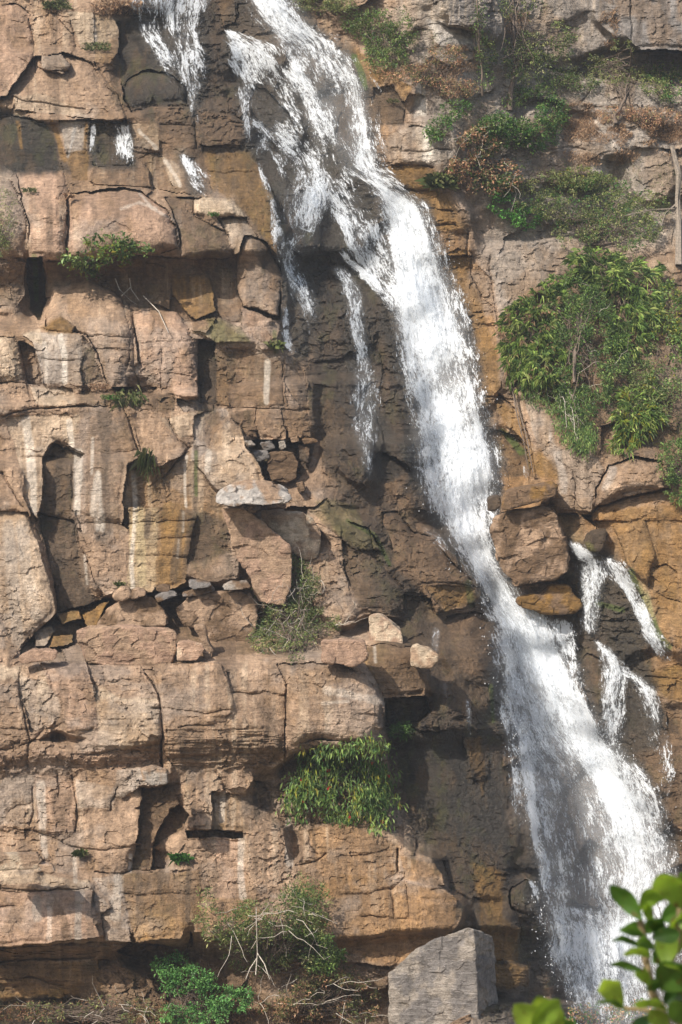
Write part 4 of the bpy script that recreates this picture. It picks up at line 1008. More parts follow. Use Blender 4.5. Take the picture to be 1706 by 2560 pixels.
for pts, wd, sd, dn, lb in [
    ([(335, -30), (335, 20), (340, 70), (365, 105), (385, 140), (420, 185)], [26, 26, 16, 13, 16, 14], 20, .66, 'thin white stream at the top left, leftmost of the upper streams'),
    ([(425, -30), (420, 20), (420, 70), (440, 130), (445, 180), (450, 215)], [40, 38, 26, 24, 26, 14], 21, .72, 'wider broken stream at the top left between dark rocks'),
    ([(445, 180), (442, 230), (448, 280)], [18, 9, 5], 22, .5, 'faint trickle below the upper left stream'),
    ([(213, 280), (214, 330), (222, 380)], [4, 5, 11], 23, .66, 'narrow trickle on the dark wet panel at upper left'),
    ([(278, 282), (285, 330), (290, 382)], [14, 18, 19], 24, .76, 'short white curtain above the flat brown ledge rock'),
    ([(412, 350), (440, 390), (462, 420), (485, 450)], [4, 13, 22, 18], 25, .7, 'small slanting cascade right of the pale rock strip'),
    ([(566, 190), (570, 260), (568, 310), (572, 345)], [16, 12, 8, 5], 26, .8, 'vertical side stream left of the upper falls'),
    ([(575, 275), (640, 300), (690, 345), (715, 400), (705, 450), (700, 510), (730, 520)], [14, 18, 26, 34, 38, 34, 20], 27, .68, 'fanning side cascade below the dark rounded rock'),
    ([(598, 300), (603, 340), (600, 370)], [16, 16, 6], 28, .6, 'thin drips beside the side cascade'),
    ([(594, 370), (612, 430), (632, 490), (640, 560), (650, 600)], [5, 6, 6, 12, 14], 29, .72, 'narrow stream hugging the orange rock edge'),
    ([(655, 570), (665, 620), (690, 670), (712, 710), (716, 760)], [20, 13, 20, 16, 8], 30, .66, 'pale rivulet running down the dark rock left of the falls'),
    ([(655, 700), (660, 750), (665, 800), (690, 830)], [5, 6, 7, 8], 32, .66, 'tiny trickle on the edge of the brown blocks'),
    ([(765, 610), (800, 640), (815, 690), (822, 770), (842, 840), (848, 880)], [6, 15, 16, 12, 12, 12], 33, .66, 'long thin stream between the dark rocks left of the main fall'),
    ([(845, 860), (838, 920), (835, 980), (845, 1060), (858, 1120)], [20, 26, 20, 10, 10], 34, .54, 'spreading lower end of the thin stream left of the main fall'),
    ([(780, 570), (800, 600), (850, 640), (890, 690)], [4, 7, 10, 12], 35, .72, 'small ledge stream joining the main fall from the left'),
    ([(968, 1210), (995, 1228), (1030, 1260)], [6, 10, 12], 36, .9, 'short white spill on the left lip of the main fall'),
    ([(1302, 1240), (1330, 1268), (1360, 1282), (1395, 1290)], [4, 12, 11, 7], 37, .9, 'white water spilling over the lip at right'),
    ([(1350, 1285), (1362, 1330), (1355, 1380), (1350, 1430), (1365, 1465)], [26, 26, 14, 20, 10], 38, .62, 'veil of drips falling over the mossy rocks at right'),
    ([(1392, 1280), (1425, 1318), (1450, 1360), (1470, 1405), (1500, 1460), (1538, 1520)], [10, 22, 12, 10, 17, 17], 39, .84, 'rightmost narrow chute over ochre rock'),
    ([(1365, 1470), (1395, 1500), (1418, 1540), (1405, 1600), (1403, 1660), (1405, 1730)], [4, 10, 22, 18, 15, 18], 40, .7, 'small cascade in the middle of the right hand rocks'),
    ([(1425, 1540), (1470, 1565), (1495, 1595), (1508, 1640), (1515, 1690)], [8, 8, 10, 12, 12], 41, .62, 'thin forked stream right of the small cascade'),
    ([(1210, 2020), (1228, 2040), (1238, 2080)], [4, 6, 8], 42, .8, 'bright lip of water beside the wet round boulder'),
    ([(1000, 1440), (1002, 1480), (1003, 1520)], [5, 7, 6], 43, .5, 'drips in the dark recess behind the tan split block'),
    ([(1022, 1560), (1026, 1610)], [5, 5], 44, .5, 'drips under the dark overhang'),
    ([(1205, 1065), (1210, 1100)], [4, 6], 45, .6, 'tiny trickle in the mossy nook right of the main fall'),
    ([(1078, 1600), (1080, 1700)], [4, 5], 46, .45, 'faint drip on the dark wall left of the lower fall')]:
    thin('rivulet', pts, wd, sd, dn, lb)

# spray: many small drops thrown off the edges of the fall
def spray(n):
    E = np.array(MAIN)[:, :4] * OV; r = np.random.RandomState(5)
    t = .12 + .88 * r.rand(n) ** .8; k = np.interp(t, np.linspace(0, 1, len(E)), np.arange(len(E)))
    q = np.stack([np.interp(k, np.arange(len(E)), E[:, c]) for c in range(4)], 1)
    side = r.rand(n) < .42; wd = q[:, 2] - q[:, 0]
    jit = np.abs(r.randn(n)) * 20 * (.3 + 1.4 * vn(k * 1.7, side * 9., 3)) - 22
    u = np.where(side, q[:, 0] - jit, q[:, 2] + jit * 1.3); v = q[:, 1] + r.randn(n) * 20
    d = samp(Dm, u, v) - .2 - r.rand(n) * .7
    x, y, z = P3(u, v, d); sz = .004 + .012 * r.rand(n) ** 3
    oc = np.array([(1, 0, 0), (-1, 0, 0), (0, 1, 0), (0, -1, 0), (0, 0, 1.8), (0, 0, -1.8)], float)
    tf = np.array([(0, 2, 4), (2, 1, 4), (1, 3, 4), (3, 0, 4), (2, 0, 5), (1, 2, 5), (3, 1, 5), (0, 3, 5)])
    vs = (np.stack([x, y, z], 1)[:, None] + oc[None] * sz[:, None, None]).reshape(-1, 3)
    fs = (tf[None] + (np.arange(n) * 6)[:, None, None]).reshape(-1, 3)
    tag(mesh_np('spray', vs, fs, DROP), 'fine white spray drops along the edges of the main fall', 'spray', kind='stuff')
spray(2500)

# ------------------------------------------------------------------ plants
def leaves(P, Dr, ln, wd, cols, r, droop=0.15, fold=.25):
    """a leaf per row of P: base point P, direction Dr, length ln, width wd -> verts, faces, colours"""
    n = len(P); Dr = Dr / (np.linalg.norm(Dr, axis=1, keepdims=True) + 1e-9)
    up = r.randn(n, 3) * .55 + np.array((-.25, -.45, .8)); sd = np.cross(Dr, up); sd /= np.linalg.norm(sd, axis=1, keepdims=True) + 1e-9
    nm = np.cross(sd, Dr); ln = ln[:, None]; wd = wd[:, None]
    a = P; t = P + Dr * ln - np.array((0, 0, 1.)) * ln * droop
    m = P + Dr * ln * .5; b = m + sd * wd * .5 + nm * wd * fold; c = m - sd * wd * .5 + nm * wd * fold
    vs = np.stack([a, b, t, c], 1).reshape(-1, 3); i = np.arange(n)[:, None] * 4
    fs = np.concatenate([i + np.array([[0, 1, 2]]), i + np.array([[0, 2, 3]])], 0)
    return vs, fs, np.repeat(cols, 4, 0)
def tubes(segs, sides=5):
    """segs: list of polylines [(Vector, radius), ...] -> verts, faces"""
    vs, fs = [], []
    for pl in segs:
        b = len(vs); n = len(pl)
        for i, (p, rad) in enumerate(pl):
            d = (pl[min(n - 1, i + 1)][0] - pl[max(0, i - 1)][0]); d = d.normalized() if d.length > 1e-6 else Vector((0, 0, 1))
            a = d.orthogonal().normalized(); c = d.cross(a)
            for k in range(sides):
                th = k * 2 * math.pi / sides; vs.append(tuple(p + (a * math.cos(th) + c * math.sin(th)) * rad))
        for i in range(n - 1):
            for k in range(sides): fs.append((b + i * sides + k, b + i * sides + (k + 1) % sides, b + (i + 1) * sides + (k + 1) % sides, b + (i + 1) * sides + k))
    return np.array(vs), np.array(fs)
GRN = {'dark': [(.030, .060, .014), (.045, .085, .018), (.06, .11, .025)], 'mid': [(.04, .08, .02), (.08, .13, .03), (.13, .18, .05)],
       'olive': [(.10, .13, .04), (.15, .17, .055), (.08, .11, .035), (.21, .21, .09)], 'bright': [(.06, .17, .03), (.09, .22, .04), (.05, .13, .03)],
       'yellow': [(.22, .24, .03), (.16, .22, .03), (.10, .17, .03), (.30, .26, .04)], 'dry': [(.30, .16, .09), (.38, .24, .14), (.24, .15, .09), (.22, .20, .09)],
       'straw': [(.46, .32, .20), (.40, .27, .17), (.34, .23, .14)], 'bamboo': [(.08, .13, .03), (.14, .20, .045), (.055, .095, .025), (.24, .28, .09)],
       'blue': [(.05, .13, .035), (.08, .18, .05), (.11, .22, .06)]}
def wcurve(a, b, r, wob, n=7, r0=.03, r1=.008):
    L = (b - a).length; pl = []; o = Vector((0, 0, 0))
    for i in range(n + 1):
        t = i / n
        if 0 < i: o = o + Vector(r.randn(3) * wob * L / n)
        pl.append((a.lerp(b, t) + o * (1 if i < n else .6), r0 + (r1 - r0) * t))
    return pl
def plant(name, label, cat, base, blobs, n, ln, wd, pal, seed, form='bush', stems=10, droop=.15, sr=.022, bark=None, group=None, twigs=0, off=.35, thick=.45, spread=1.0, trunk=None, extra=None, gap=.37):
    """blobs: (x, y, rx, ry[, weight]) in overview pixels; base: (x, y) where it roots in the rock"""
    r = np.random.RandomState(seed); root = at(base[0] * OV, base[1] * OV, .02)
    e = bpy.data.objects.new(name, None); col.objects.link(e); e.location = root; e.empty_display_size = .2; tag(e, label, cat, group)
    segs = []; Pn, Dn = [], []
    wts = np.array([(b[4] if len(b) > 4 else 1.) * b[2] * b[3] for b in blobs], float); wts /= wts.sum()
    tips = []
    for bi, b in enumerate(blobs):
        k = max(1, int(round(1.9 * n * wts[bi] / (7 if form == 'bush' else 6 if form == 'bamboo' else 8))))
        # clusters inside the blob, pushed to its surface, so that gaps and clumps appear
        an = r.rand(k) * 2 * math.pi; rr = r.rand(k) ** .45
        cu = b[0] + b[2] * rr * np.cos(an); cv = b[1] + b[3] * rr * np.sin(an)
        keep = (fbm(cu / 16 + seed, cv / 16, seed, 3) > gap) & (fbm(cu / 45 + seed, cv / 38, seed + 3, 3) + .35 * (1 - rr) > .46); cu, cv = cu[keep], cv[keep]; rr = rr[keep]
        dep = samp(Dm, cu * OV, cv * OV)
        med = np.median(dep) if len(dep) else 60
        dep = np.clip(dep, med - 1.2, med + 1.2)
        half = thick * np.sqrt(np.clip(1 - rr ** 2, 0.05, 1)) * min(b[2], b[3]) * OV * .0125 * 2
        dd = dep - off * .4 - half * r.rand(len(cu)) ** .6
        x, y, z = P3(cu * OV, cv * OV, dd); Q = np.stack([x, y, z], 1)
        tips.append(Q); 
    Q = np.concatenate(tips); ctr = Q.mean(0)
    rv = np.array(root)
    m = {'bush': 7, 'bamboo': 6, 'droop': 8, 'grass': 7}[form] if form in ('bush', 'bamboo', 'droop', 'grass') else 7
    base_dir = Q - (rv * .5 + ctr * .5); base_dir /= np.linalg.norm(base_dir, axis=1, keepdims=True) + 1e-6
    PP = np.repeat(Q, m, 0); DD = np.repeat(base_dir, m, 0) * .6 + r.randn(len(PP), 3) * .75
    if form == 'bamboo':
        fan = r.randn(len(Q), 3) * .6 + np.array((-.1, -.45, -.15)) + base_dir * .8; fan /= np.linalg.norm(fan, axis=1, keepdims=True)
        DD = np.repeat(fan, m, 0) + r.randn(len(PP), 3) * .38; PP = PP + r.randn(len(PP), 3) * ln * .12
    elif form == 'droop':
        DD = r.randn(len(PP), 3) * .5 + np.array((0, -.2, -.9)); PP = PP + r.randn(len(PP), 3) * ln * .7
    else:
        PP = PP + r.randn(len(PP), 3) * ln * .6 * spread; DD[:, 2] += .15; DD[:, 1] -= .25
    N_ = len(PP); pc = np.array(GRN[pal]); ci = r.randint(0, len(pc), len(Q)).repeat(m); ci = np.where(r.rand(N_) < .45, r.randint(0, len(pc), N_), ci)
    cols = pc[ci] * (.95 + .75 * r.rand(N_))[:, None] * (.6 + 1.1 * r.rand(len(Q)) ** 1.2).repeat(m)[:, None]
    if extra:
        xk, xf = extra; xm = (r.rand(len(Q)) < xf).repeat(m); xc = np.array(GRN[xk]); cols[xm] = xc[r.randint(0, len(xc), xm.sum())]
    vs, fs, cs = leaves(PP, DD, ln * (.6 + .8 * r.rand(N_)), wd * (.7 + .6 * r.rand(N_)), cols, r, droop)
    mesh_np('crown' if trunk else 'foliage', vs - rv, fs, LEAF, {'Col': ('FLOAT_COLOR', cs)}, parent=e)
    if trunk:
        tl = [Vector(at(a[0] * OV, a[1] * OV, a[3] if len(a) > 3 else .4)) - root for a in trunk]; rd = [a[2] for a in trunk]
        # denser polyline
        pl = []
        for i in range(len(tl) - 1):
            for k in range(3):
                t = k / 3; pl.append((tl[i].lerp(tl[i + 1], t) + Vector(r.randn(3) * rd[i] * .35), rd[i] * (1 - t) + rd[i + 1] * t))
        pl.append((tl[-1], rd[-1])); pl[0] = (Vector((0, .1, -.05)), rd[0] * 1.3)
        sv, sf = tubes([pl], 8); mesh_np('trunk', sv, sf, bark or BARK, parent=e, smooth=True)
        srcs = [p for p, _ in pl[len(pl) // 3:]]
    else: srcs = None
    for k in range(stems):
        q = Vector(Q[r.randint(len(Q))]) - root
        a = srcs[r.randint(len(srcs))] if srcs else Vector((r.randn() * .05, .05, 0))
        segs.append(wcurve(a, q, r, .22, 8, sr, sr * .3))
        for _ in range(2):
            mpt = segs[-1][r.randint(3, 7)][0] if False else segs[-1 - _][4 + _][0]
            q2 = Vector(Q[r.randint(len(Q))]) - root
            q2 = mpt.lerp(q2, min(1., .9 / max(.1, (q2 - mpt).length)))
            segs.append(wcurve(mpt, q2, r, .25, 5, sr * .5, sr * .2))
    if segs: sv, sf = tubes(segs, 5); mesh_np('stem' if not trunk else 'limb', sv, sf, bark or BARK, parent=e, smooth=True)
    if twigs:
        tg = []
        for k in range(twigs):
            a = Vector(Q[r.randint(len(Q))]) - root + Vector((0, -.15, 0)); dv = Vector((r.randn() * .8, -.3 - .2 * r.rand(), r.randn() * .8)).normalized() * (.5 + .8 * r.rand())
            tg.append(wcurve(a, a + dv, r, .3, 5, .012, .005))
        for q in tg:
            sv, sf = tubes([q], 4); mesh_np('bare_twig', sv, sf, TWIG, parent=e, smooth=True)
    if 'blossoms' in label:
        for k in range(16):
            q = Q[r.randint(len(Q))] - rv + np.array((0, -.25, 0)); vs, fs, cs = leaves(np.repeat(q[None], 7, 0), r.randn(7, 3) + np.array((0, -.6, 0)), np.full(7, .07), np.full(7, .045), np.tile((.45, .03, .03), (7, 1)), r)
            mesh_np('blossom', vs, fs, LEAF, {'Col': ('FLOAT_COLOR', cs)}, parent=e)
    return e
G_SH = 'shrubs growing out of the cliff'
plant('shrub', 'broad-leaved dark green shrub under the big domed rock at upper left', 'shrub', (250, 600), [(240, 595, 80, 28), (190, 605, 50, 25), (300, 580, 45, 22), (260, 560, 60, 18), (215, 625, 28, 14)], 620, .17, .115, 'mid', 1, stems=9, extra=('yellow', .1), off=.5)
plant('shrub', 'scraggly half-bare bush on the ledge behind the small boulders', 'shrub', (665, 1490), [(650, 1440, 80, 75), (600, 1400, 30, 50, .6), (690, 1350, 45, 60), (675, 1305, 22, 25), (740, 1420, 55, 30), (680, 1510, 40, 18)], 4200, .10, .035, 'olive', 2, stems=34, twigs=45, sr=.018, extra=('mid', .35), off=.9)
plant('shrub', 'dense glossy green shrub with a few red blossoms hanging below the projecting block', 'shrub', (800, 1770), [(790, 1800, 125, 85), (720, 1835, 70, 50), (850, 1740, 55, 50), (870, 1850, 50, 55), (740, 1750, 55, 40)], 4300, .17, .05, 'mid', 3, form='droop', stems=22, extra=('yellow', .12), off=.7, gap=.43)
plant('shrub', 'loose olive bush with pale dead twigs in front of the lower wall', 'shrub', (620, 2230), [(640, 2110, 110, 55), (700, 2080, 60, 70), (520, 2120, 70, 45), (700, 2180, 80, 50), (480, 2070, 25, 50, .5), (600, 2180, 90, 50)], 4600, .10, .035, 'olive', 4, stems=42, twigs=26, sr=.02, extra=('mid', .5), off=1.2)
plant('shrub', 'fresh bright green shrub at the very bottom left of centre', 'shrub', (460, 2353), [(400, 2225, 50, 35), (440, 2260, 60, 40), (500, 2290, 80, 40), (390, 2260, 25, 30, .6), (450, 2330, 80, 40), (540, 2300, 40, 25)], 4600, .085, .05, 'blue', 5, stems=20, off=1.6)
plant('bamboo', 'light green bamboo with drooping leaves, left part of the big right hand thicket', 'bamboo', (1250, 700), [(1220, 760, 70, 70), (1190, 800, 40, 50), (1260, 840, 60, 60), (1280, 690, 60, 50), (1200, 860, 35, 35, .6)], 4300, .30, .05, 'bamboo', 6, form='bamboo', stems=16, droop=.35, extra=('straw', .08), off=.8, gap=.45)
plant('bushy_tree', 'dense dark fine-leaved tree in the middle of the right hand thicket', 'tree', (1330, 700), [(1330, 740, 85, 90), (1370, 830, 75, 80), (1300, 850, 50, 60), (1340, 920, 60, 50), (1320, 660, 60, 45)], 9500, .12, .045, 'mid', 7, stems=24, twigs=8, extra=('dark', .4), off=1.3, trunk=[(1330, 700, .10), (1325, 780, .08, 1.0), (1320, 880, .05, 1.2)], gap=.45)
plant('bamboo', 'bamboo sprays arching right above the dark tree in the thicket', 'bamboo', (1420, 640), [(1420, 630, 90, 45), (1480, 650, 60, 50), (1370, 600, 60, 28), (1450, 720, 70, 50), (1440, 790, 50, 40)], 3400, .34, .05, 'bamboo', 8, form='bamboo', stems=16, droop=.3, extra=('mid', .35), off=.9, gap=.45)
plant('vine', 'curtain of hanging green creeper below the dark thicket tree', 'vine', (1300, 880), [(1320, 960, 45, 65), (1290, 920, 40, 40), (1340, 1010, 30, 35), (1230, 900, 40, 30, .5)], 2600, .13, .035, 'mid', 9, form='droop', stems=14, bark=TWIG, off=.6)
plant('bamboo', 'small yellow-tipped bamboo clump low on the right, below the thicket', 'bamboo', (1450, 940), [(1450, 970, 55, 35), (1430, 1015, 35, 25), (1490, 950, 35, 22), (1470, 910, 45, 30)], 1100, .30, .05, 'bamboo', 10, form='bamboo', stems=10, droop=.25, extra=('yellow', .25), off=.5)
plant('shrub', 'yellowing bush at the right edge beside the thicket', 'shrub', (1530, 720), [(1530, 700, 45, 60), (1520, 770, 40, 40), (1560, 800, 30, 60), (1530, 860, 50, 40, .6)], 2300, .13, .06, 'mid', 11, stems=12, extra=('yellow', .3), off=.6)
plant('shrub', 'round green bush at the right edge above the ochre slope', 'shrub', (1560, 1080), [(1560, 1060, 45, 60), (1570, 1120, 40, 40), (1580, 1000, 30, 40)], 2600, .10, .045, 'mid', 12, stems=10, off=.8)
plant('shrub', 'wide sprawling olive bush with crooked limbs above the thicket', 'shrub', (1360, 560), [(1340, 470, 120, 50), (1250, 470, 70, 35, .7), (1420, 520, 100, 55), (1330, 530, 80, 40), (1480, 480, 60, 40), (1390, 430, 60, 25)], 7000, .085, .045, 'olive', 13, stems=26, sr=.028, extra=('bright', .2), off=1.1, gap=.34)
plant('shrub', 'light green leafy branch cluster left of the sprawling olive bush', 'shrub', (1190, 470), [(1170, 470, 45, 30), (1210, 500, 40, 26), (1150, 450, 26, 16)], 900, .10, .06, 'bright', 14, stems=8, off=.6)
plant('tree', 'slim forked tree standing on the upper right ledge, tallest trunk', 'tree', (1172, 250), [(1250, 100, 70, 40, .7), (1290, 80, 40, 30, .6), (1210, 150, 60, 40, .5), (1140, 130, 45, 40, .5), (1270, 130, 50, 30, .6), (1200, 20, 60, 30, .35)], 2800, .10, .05, 'olive', 15, stems=22, sr=.03, off=1.2, trunk=[(1172, 250, .11, .1), (1180, 180, .095, .3), (1190, 140, .08, .5), (1182, 80, .06, .6), (1180, 10, .045, .6), (1185, -50, .03, .6)], extra=('mid', .3))
plant('tree', 'very thin pale sapling left of the slim forked tree', 'tree', (1110, 215), [(1115, 120, 22, 50, .5), (1100, 40, 20, 60, .5), (1115, 180, 20, 25, .5)], 520, .09, .045, 'mid', 16, stems=10, sr=.014, off=.6, trunk=[(1110, 215, .045, .1), (1106, 150, .04, .4), (1100, 70, .035, .4), (1096, 0, .028, .4), (1094, -40, .02, .4)])
plant('tree', 'dark leaning bare-stemmed tree on the dry grass slope at far right', 'tree', (1412, 292), [(1450, 170, 40, 25, .4), (1400, 165, 60, 30, .5), (1360, 155, 50, 25, .6), (1430, 120, 30, 40, .25)], 1300, .09, .045, 'olive', 17, stems=22, sr=.018, off=.7, trunk=[(1412, 292, .08, .1), (1416, 265, .065, .3), (1435, 225, .05, .5), (1448, 170, .035, .6), (1450, 110, .025, .6)])
plant('shrub', 'mixed green shrub right of the top of the main fall', 'shrub', (880, 120), [(860, 60, 60, 35), (900, 100, 60, 35), (930, 60, 45, 45, .6), (820, 50, 35, 25, .6), (890, 130, 50, 25)], 3200, .11, .05, 'mid', 18, stems=16, extra=('olive', .4), off=.6)
plant('shrub', 'yellow-green shrub on the ledge right of the bright green bush', 'shrub', (1330, 400), [(1330, 410, 50, 26), (1380, 420, 40, 22)], 900, .10, .05, 'olive', 41, stems=10, extra=('yellow', .15), off=.4)
plant('shrub', 'small leafy shrub at the foot of the slim forked tree', 'shrub', (1210, 235), [(1230, 215, 45, 22), (1180, 235, 30, 16)], 700, .10, .05, 'mid', 42, stems=8, off=.3)
plant('shrub', 'sparse green shrub beneath the grey overhang at the top', 'shrub', (1300, 190), [(1290, 180, 40, 20), (1340, 190, 40, 18)], 700, .09, .045, 'mid', 43, stems=8, extra=('olive', .4), off=.3)
plant('dry_shrub', 'wine-brown dry shrub below the thicket at the far right edge of the dry slope', 'shrub', (1480, 290), [(1500, 270, 60, 22), (1420, 260, 40, 18)], 1200, .09, .03, 'dry', 44, stems=30, off=.35)
plant('shrub', 'low dark tangle at the very top right of the fall', 'shrub', (740, 12), [(730, 5, 55, 22), (790, 10, 40, 18)], 1100, .09, .04, 'olive', 19, stems=9, off=.4)
plant('shrub', 'bright green bush in the middle of the upper right ledge', 'shrub', (1200, 340), [(1170, 300, 65, 40), (1270, 260, 40, 35), (1230, 310, 60, 35, .8), (1140, 290, 40, 30)], 3600, .10, .05, 'mid', 20, stems=16, extra=('bright', .35), off=.7)
plant('shrub', 'small light green shrub over the white-stained rock', 'shrub', (1030, 310), [(1020, 290, 40, 30), (1050, 250, 35, 20), (995, 310, 20, 15, .6)], 800, .10, .06, 'mid', 21, stems=9, extra=('bright', .3), off=.4)
plant('dry_shrub', 'rust-brown dry-leaved bush between the green bushes', 'shrub', (1100, 400), [(1100, 330, 45, 45), (1080, 390, 50, 35, .8), (1160, 400, 50, 30, .6), (1130, 430, 60, 18, .5)], 1700, .12, .075, 'dry', 22, stems=22, twigs=14, extra=('mid', .3), off=.5)
plant('shrub', 'patchy low green growth under the rust-brown bush', 'shrub', (1200, 420), [(1200, 420, 70, 20), (1130, 420, 40, 14), (1260, 400, 60, 26, .5)], 1200, .09, .045, 'olive', 23, stems=14, off=.4)
plant('shrub', 'green and straw thicket at the top right edge', 'shrub', (1520, 220), [(1500, 190, 40, 25), (1550, 200, 40, 35), (1530, 160, 50, 18, .5)], 1500, .11, .04, 'olive', 24, stems=16, extra=('bright', .2), off=.5)
plant('dry_shrub', 'brown leafless thicket along the upper ledge left of the forked tree', 'shrub', (1010, 190), [(960, 180, 60, 28, .6), (1020, 130, 50, 25, .5), (1050, 200, 50, 22, .5), (900, 160, 50, 20, .6)], 1700, .08, .035, 'dry', 25, stems=30, extra=('olive', .3), off=.35)
plant('shrub', 'pale straggly shrub at the left edge beside the rounded rock', 'shrub', (5, 560), [(5, 520, 30, 55), (15, 460, 26, 22, .6), (-20, 560, 40, 40)], 900, .09, .03, 'olive', 26, stems=14, twigs=8, off=.4)
plant('fern', 'small dark green fern patch in the shaded hollow', 'fern', (922, 1690), [(920, 1678, 26, 16)], 320, .10, .035, 'dark', 27, stems=5, off=.3)
plant('dry_shrub', 'tangle of dry brown brush at the foot of the cliff left of the pointed block', 'shrub', (760, 2330), [(760, 2260, 90, 40, .6), (700, 2300, 80, 40, .6), (820, 2310, 60, 40, .6), (640, 2310, 50, 35, .6)], 2600, .09, .03, 'dry', 28, stems=44, extra=('olive', .5), twigs=22, off=.6)
plant('dry_shrub', 'dark leafless brush in the bottom left corner', 'shrub', (200, 2345), [(120, 2330, 100, 28, .6), (260, 2320, 90, 35, .6), (330, 2340, 50, 25, .6)], 1300, .08, .03, 'olive', 29, stems=48, extra=('dry', .5), twigs=16, off=.5)
plant('shrub', 'russet and green ground shrub by the bottom of the fall', 'shrub', (1380, 2345), [(1380, 2330, 80, 18), (1470, 2320, 60, 20), (1300, 2345, 40, 10, .5)], 1400, .09, .05, 'dry', 30, stems=10, extra=('bright', .4), off=.4)
plant('shrub', 'sparse leafy seedling on the pale rock near the upper falls', 'shrub', (990, 195), [(988, 185, 14, 12)], 90, .14, .07, 'olive', 31, stems=4, off=.2)
plant('shrub', 'tiny green plant on the grey wall right of the main fall', 'shrub', (1236, 790), [(1233, 780, 9, 12)], 60, .09, .06, 'bright', 32, stems=3, off=.2)
plant('shrub', 'olive bush in the shaded gap right of the thicket', 'shrub', (1500, 880), [(1480, 840, 50, 50, .6), (1510, 900, 60, 50, .6), (1400, 880, 30, 40, .5)], 2000, .11, .045, 'olive', 33, stems=14, extra=('mid', .4), off=.3)
plant('shrub', 'green bush against the foot of the lower wall right of the olive one', 'shrub', (730, 2230), [(740, 2190, 50, 45), (690, 2140, 40, 30, .7), (700, 2060, 26, 30, .6)], 2200, .10, .04, 'mid', 34, stems=10, off=1.0)

def tuft(base, rx, h, n, pal, label, seed, cat='grass tuft', name='grass_tuft', hang=False, group=None):
    n = int(n * 1.6); r = np.random.RandomState(seed); root = at(base[0] * OV, base[1] * OV, .0)
    u = base[0] * OV + (r.rand(n) - .5) * 2 * rx * OV; v = base[1] * OV + (r.rand(n) - .5) * rx * .6
    x, y, z = P3(u, v, samp(Dm, u, v) - .02); P = np.stack([x, y, z], 1); P[:, 2] += r.randn(n) * .12 * (1 if hang else 0)
    D_ = r.randn(n, 3) * (.55 if hang else .4) + np.array((0, -.6, -.1 if hang else 1.0)); pc = np.array(GRN[pal])
    vs, fs, cs = leaves(P, D_, h * .0085 * (.5 + .9 * r.rand(n)), np.full(n, .009), pc[r.randint(0, len(pc), n)] * (.7 + .6 * r.rand(n))[:, None], r, .45 if not hang else .8, .1)
    o = mesh_np(name, vs - np.array(root), fs, LEAF, {'Col': ('FLOAT_COLOR', cs)}); o.location = root
    return tag(o, label, cat, group)
for a in [((297, 915), 30, 26, 150, 'olive', 'dull grass hanging from the crack above the tall stained wall', 1, True), ((340, 1050), 14, 46, 90, 'olive', 'long hanging grass in the middle of the stained wall', 2, True),
          ((250, 915), 18, 16, 120, 'bright', 'small green moss tuft on the narrow ledge left of the hanging grass', 3, False), ((490, 495), 10, 18, 70, 'bright', 'little grass tuft in the pale block near the upper falls', 4, False),
          ((275, 1345), 10, 22, 90, 'olive', 'short grass at the foot of the grey stained wall', 5, False), ((415, 1975), 18, 32, 260, 'bright', 'green grass clump in the notch of the lower wall', 6, False),
          ((187, 1965), 9, 40, 80, 'olive', 'thin grass in the vertical crack of the lower left wall', 7, False), ((1015, 425), 26, 70, 500, 'olive', 'upright green grass clump beside the orange rock', 8, False),
          ((230, 890), 22, 18, 120, 'straw', 'dry grass under the grey column block', 9, False), ((225, 110), 30, 24, 260, 'olive', 'grass on the small ledge below the pale square block', 10, False),
          ((635, 800), 14, 45, 110, 'olive', 'wet grass on the mossy edge beside the trickle', 11, False), ((70, 440), 14, 22, 90, 'olive', 'grass wisps on the round rock at left', 12, False),
          ((160, 455), 8, 34, 60, 'straw', 'dry grass stalks on top of the rounded rock at left', 13, False), ((270, 20), 55, 30, 420, 'straw', 'dry grass at the top edge of the left cliff', 14, False), ((130, 15), 30, 26, 260, 'olive', 'green grass at the top edge of the left cliff', 15, False),
          ((905, 560 * 0 + 235), 12, 22, 60, 'olive', 'pale small plant on the dark brown rock right of the fall', 16, False), ((480, 880 * 0 + 2300), 30, 40, 200, 'straw', 'dry grass stalks behind the bright green shrub', 17, False)]:
    tuft(*a[:7], hang=a[7], group='grass tufts on the rock')
def stuff(name, label, boxes, n, h, pal, seed):
    r = np.random.RandomState(seed); us, vs_ = [], []
    a = np.array([b[2] * b[3] for b in boxes], float); a /= a.sum()
    for b, f in zip(boxes, a):
        k = int(n * f); th = r.rand(k) * 6.283; q = r.rand(k) ** .5; us.append((b[0] + b[2] * q * np.cos(th)) * OV); vs_.append((b[1] + b[3] * q * np.sin(th)) * OV)
    u = np.concatenate(us); v = np.concatenate(vs_); k = fbm(u / 40, v / 25, seed, 3) > .46; u, v = u[k], v[k]
    x, y, z = P3(u, v, samp(Dm, u, v) + .05); P = np.stack([x, y, z], 1); m = len(P); pc = np.array(GRN[pal])
    V_, F_, C_ = leaves(P, r.randn(m, 3) * .35 + np.array((0, -.5, 1.)), h * (.4 + .9 * r.rand(m)), np.full(m, .016), pc[r.randint(0, len(pc), m)] * (.6 + .7 * r.rand(m))[:, None], r, .3, .1)
    tag(mesh_np(name, V_, F_, LEAF, {'Col': ('FLOAT_COLOR', C_)}), label, name.replace('_', ' '), kind='stuff')
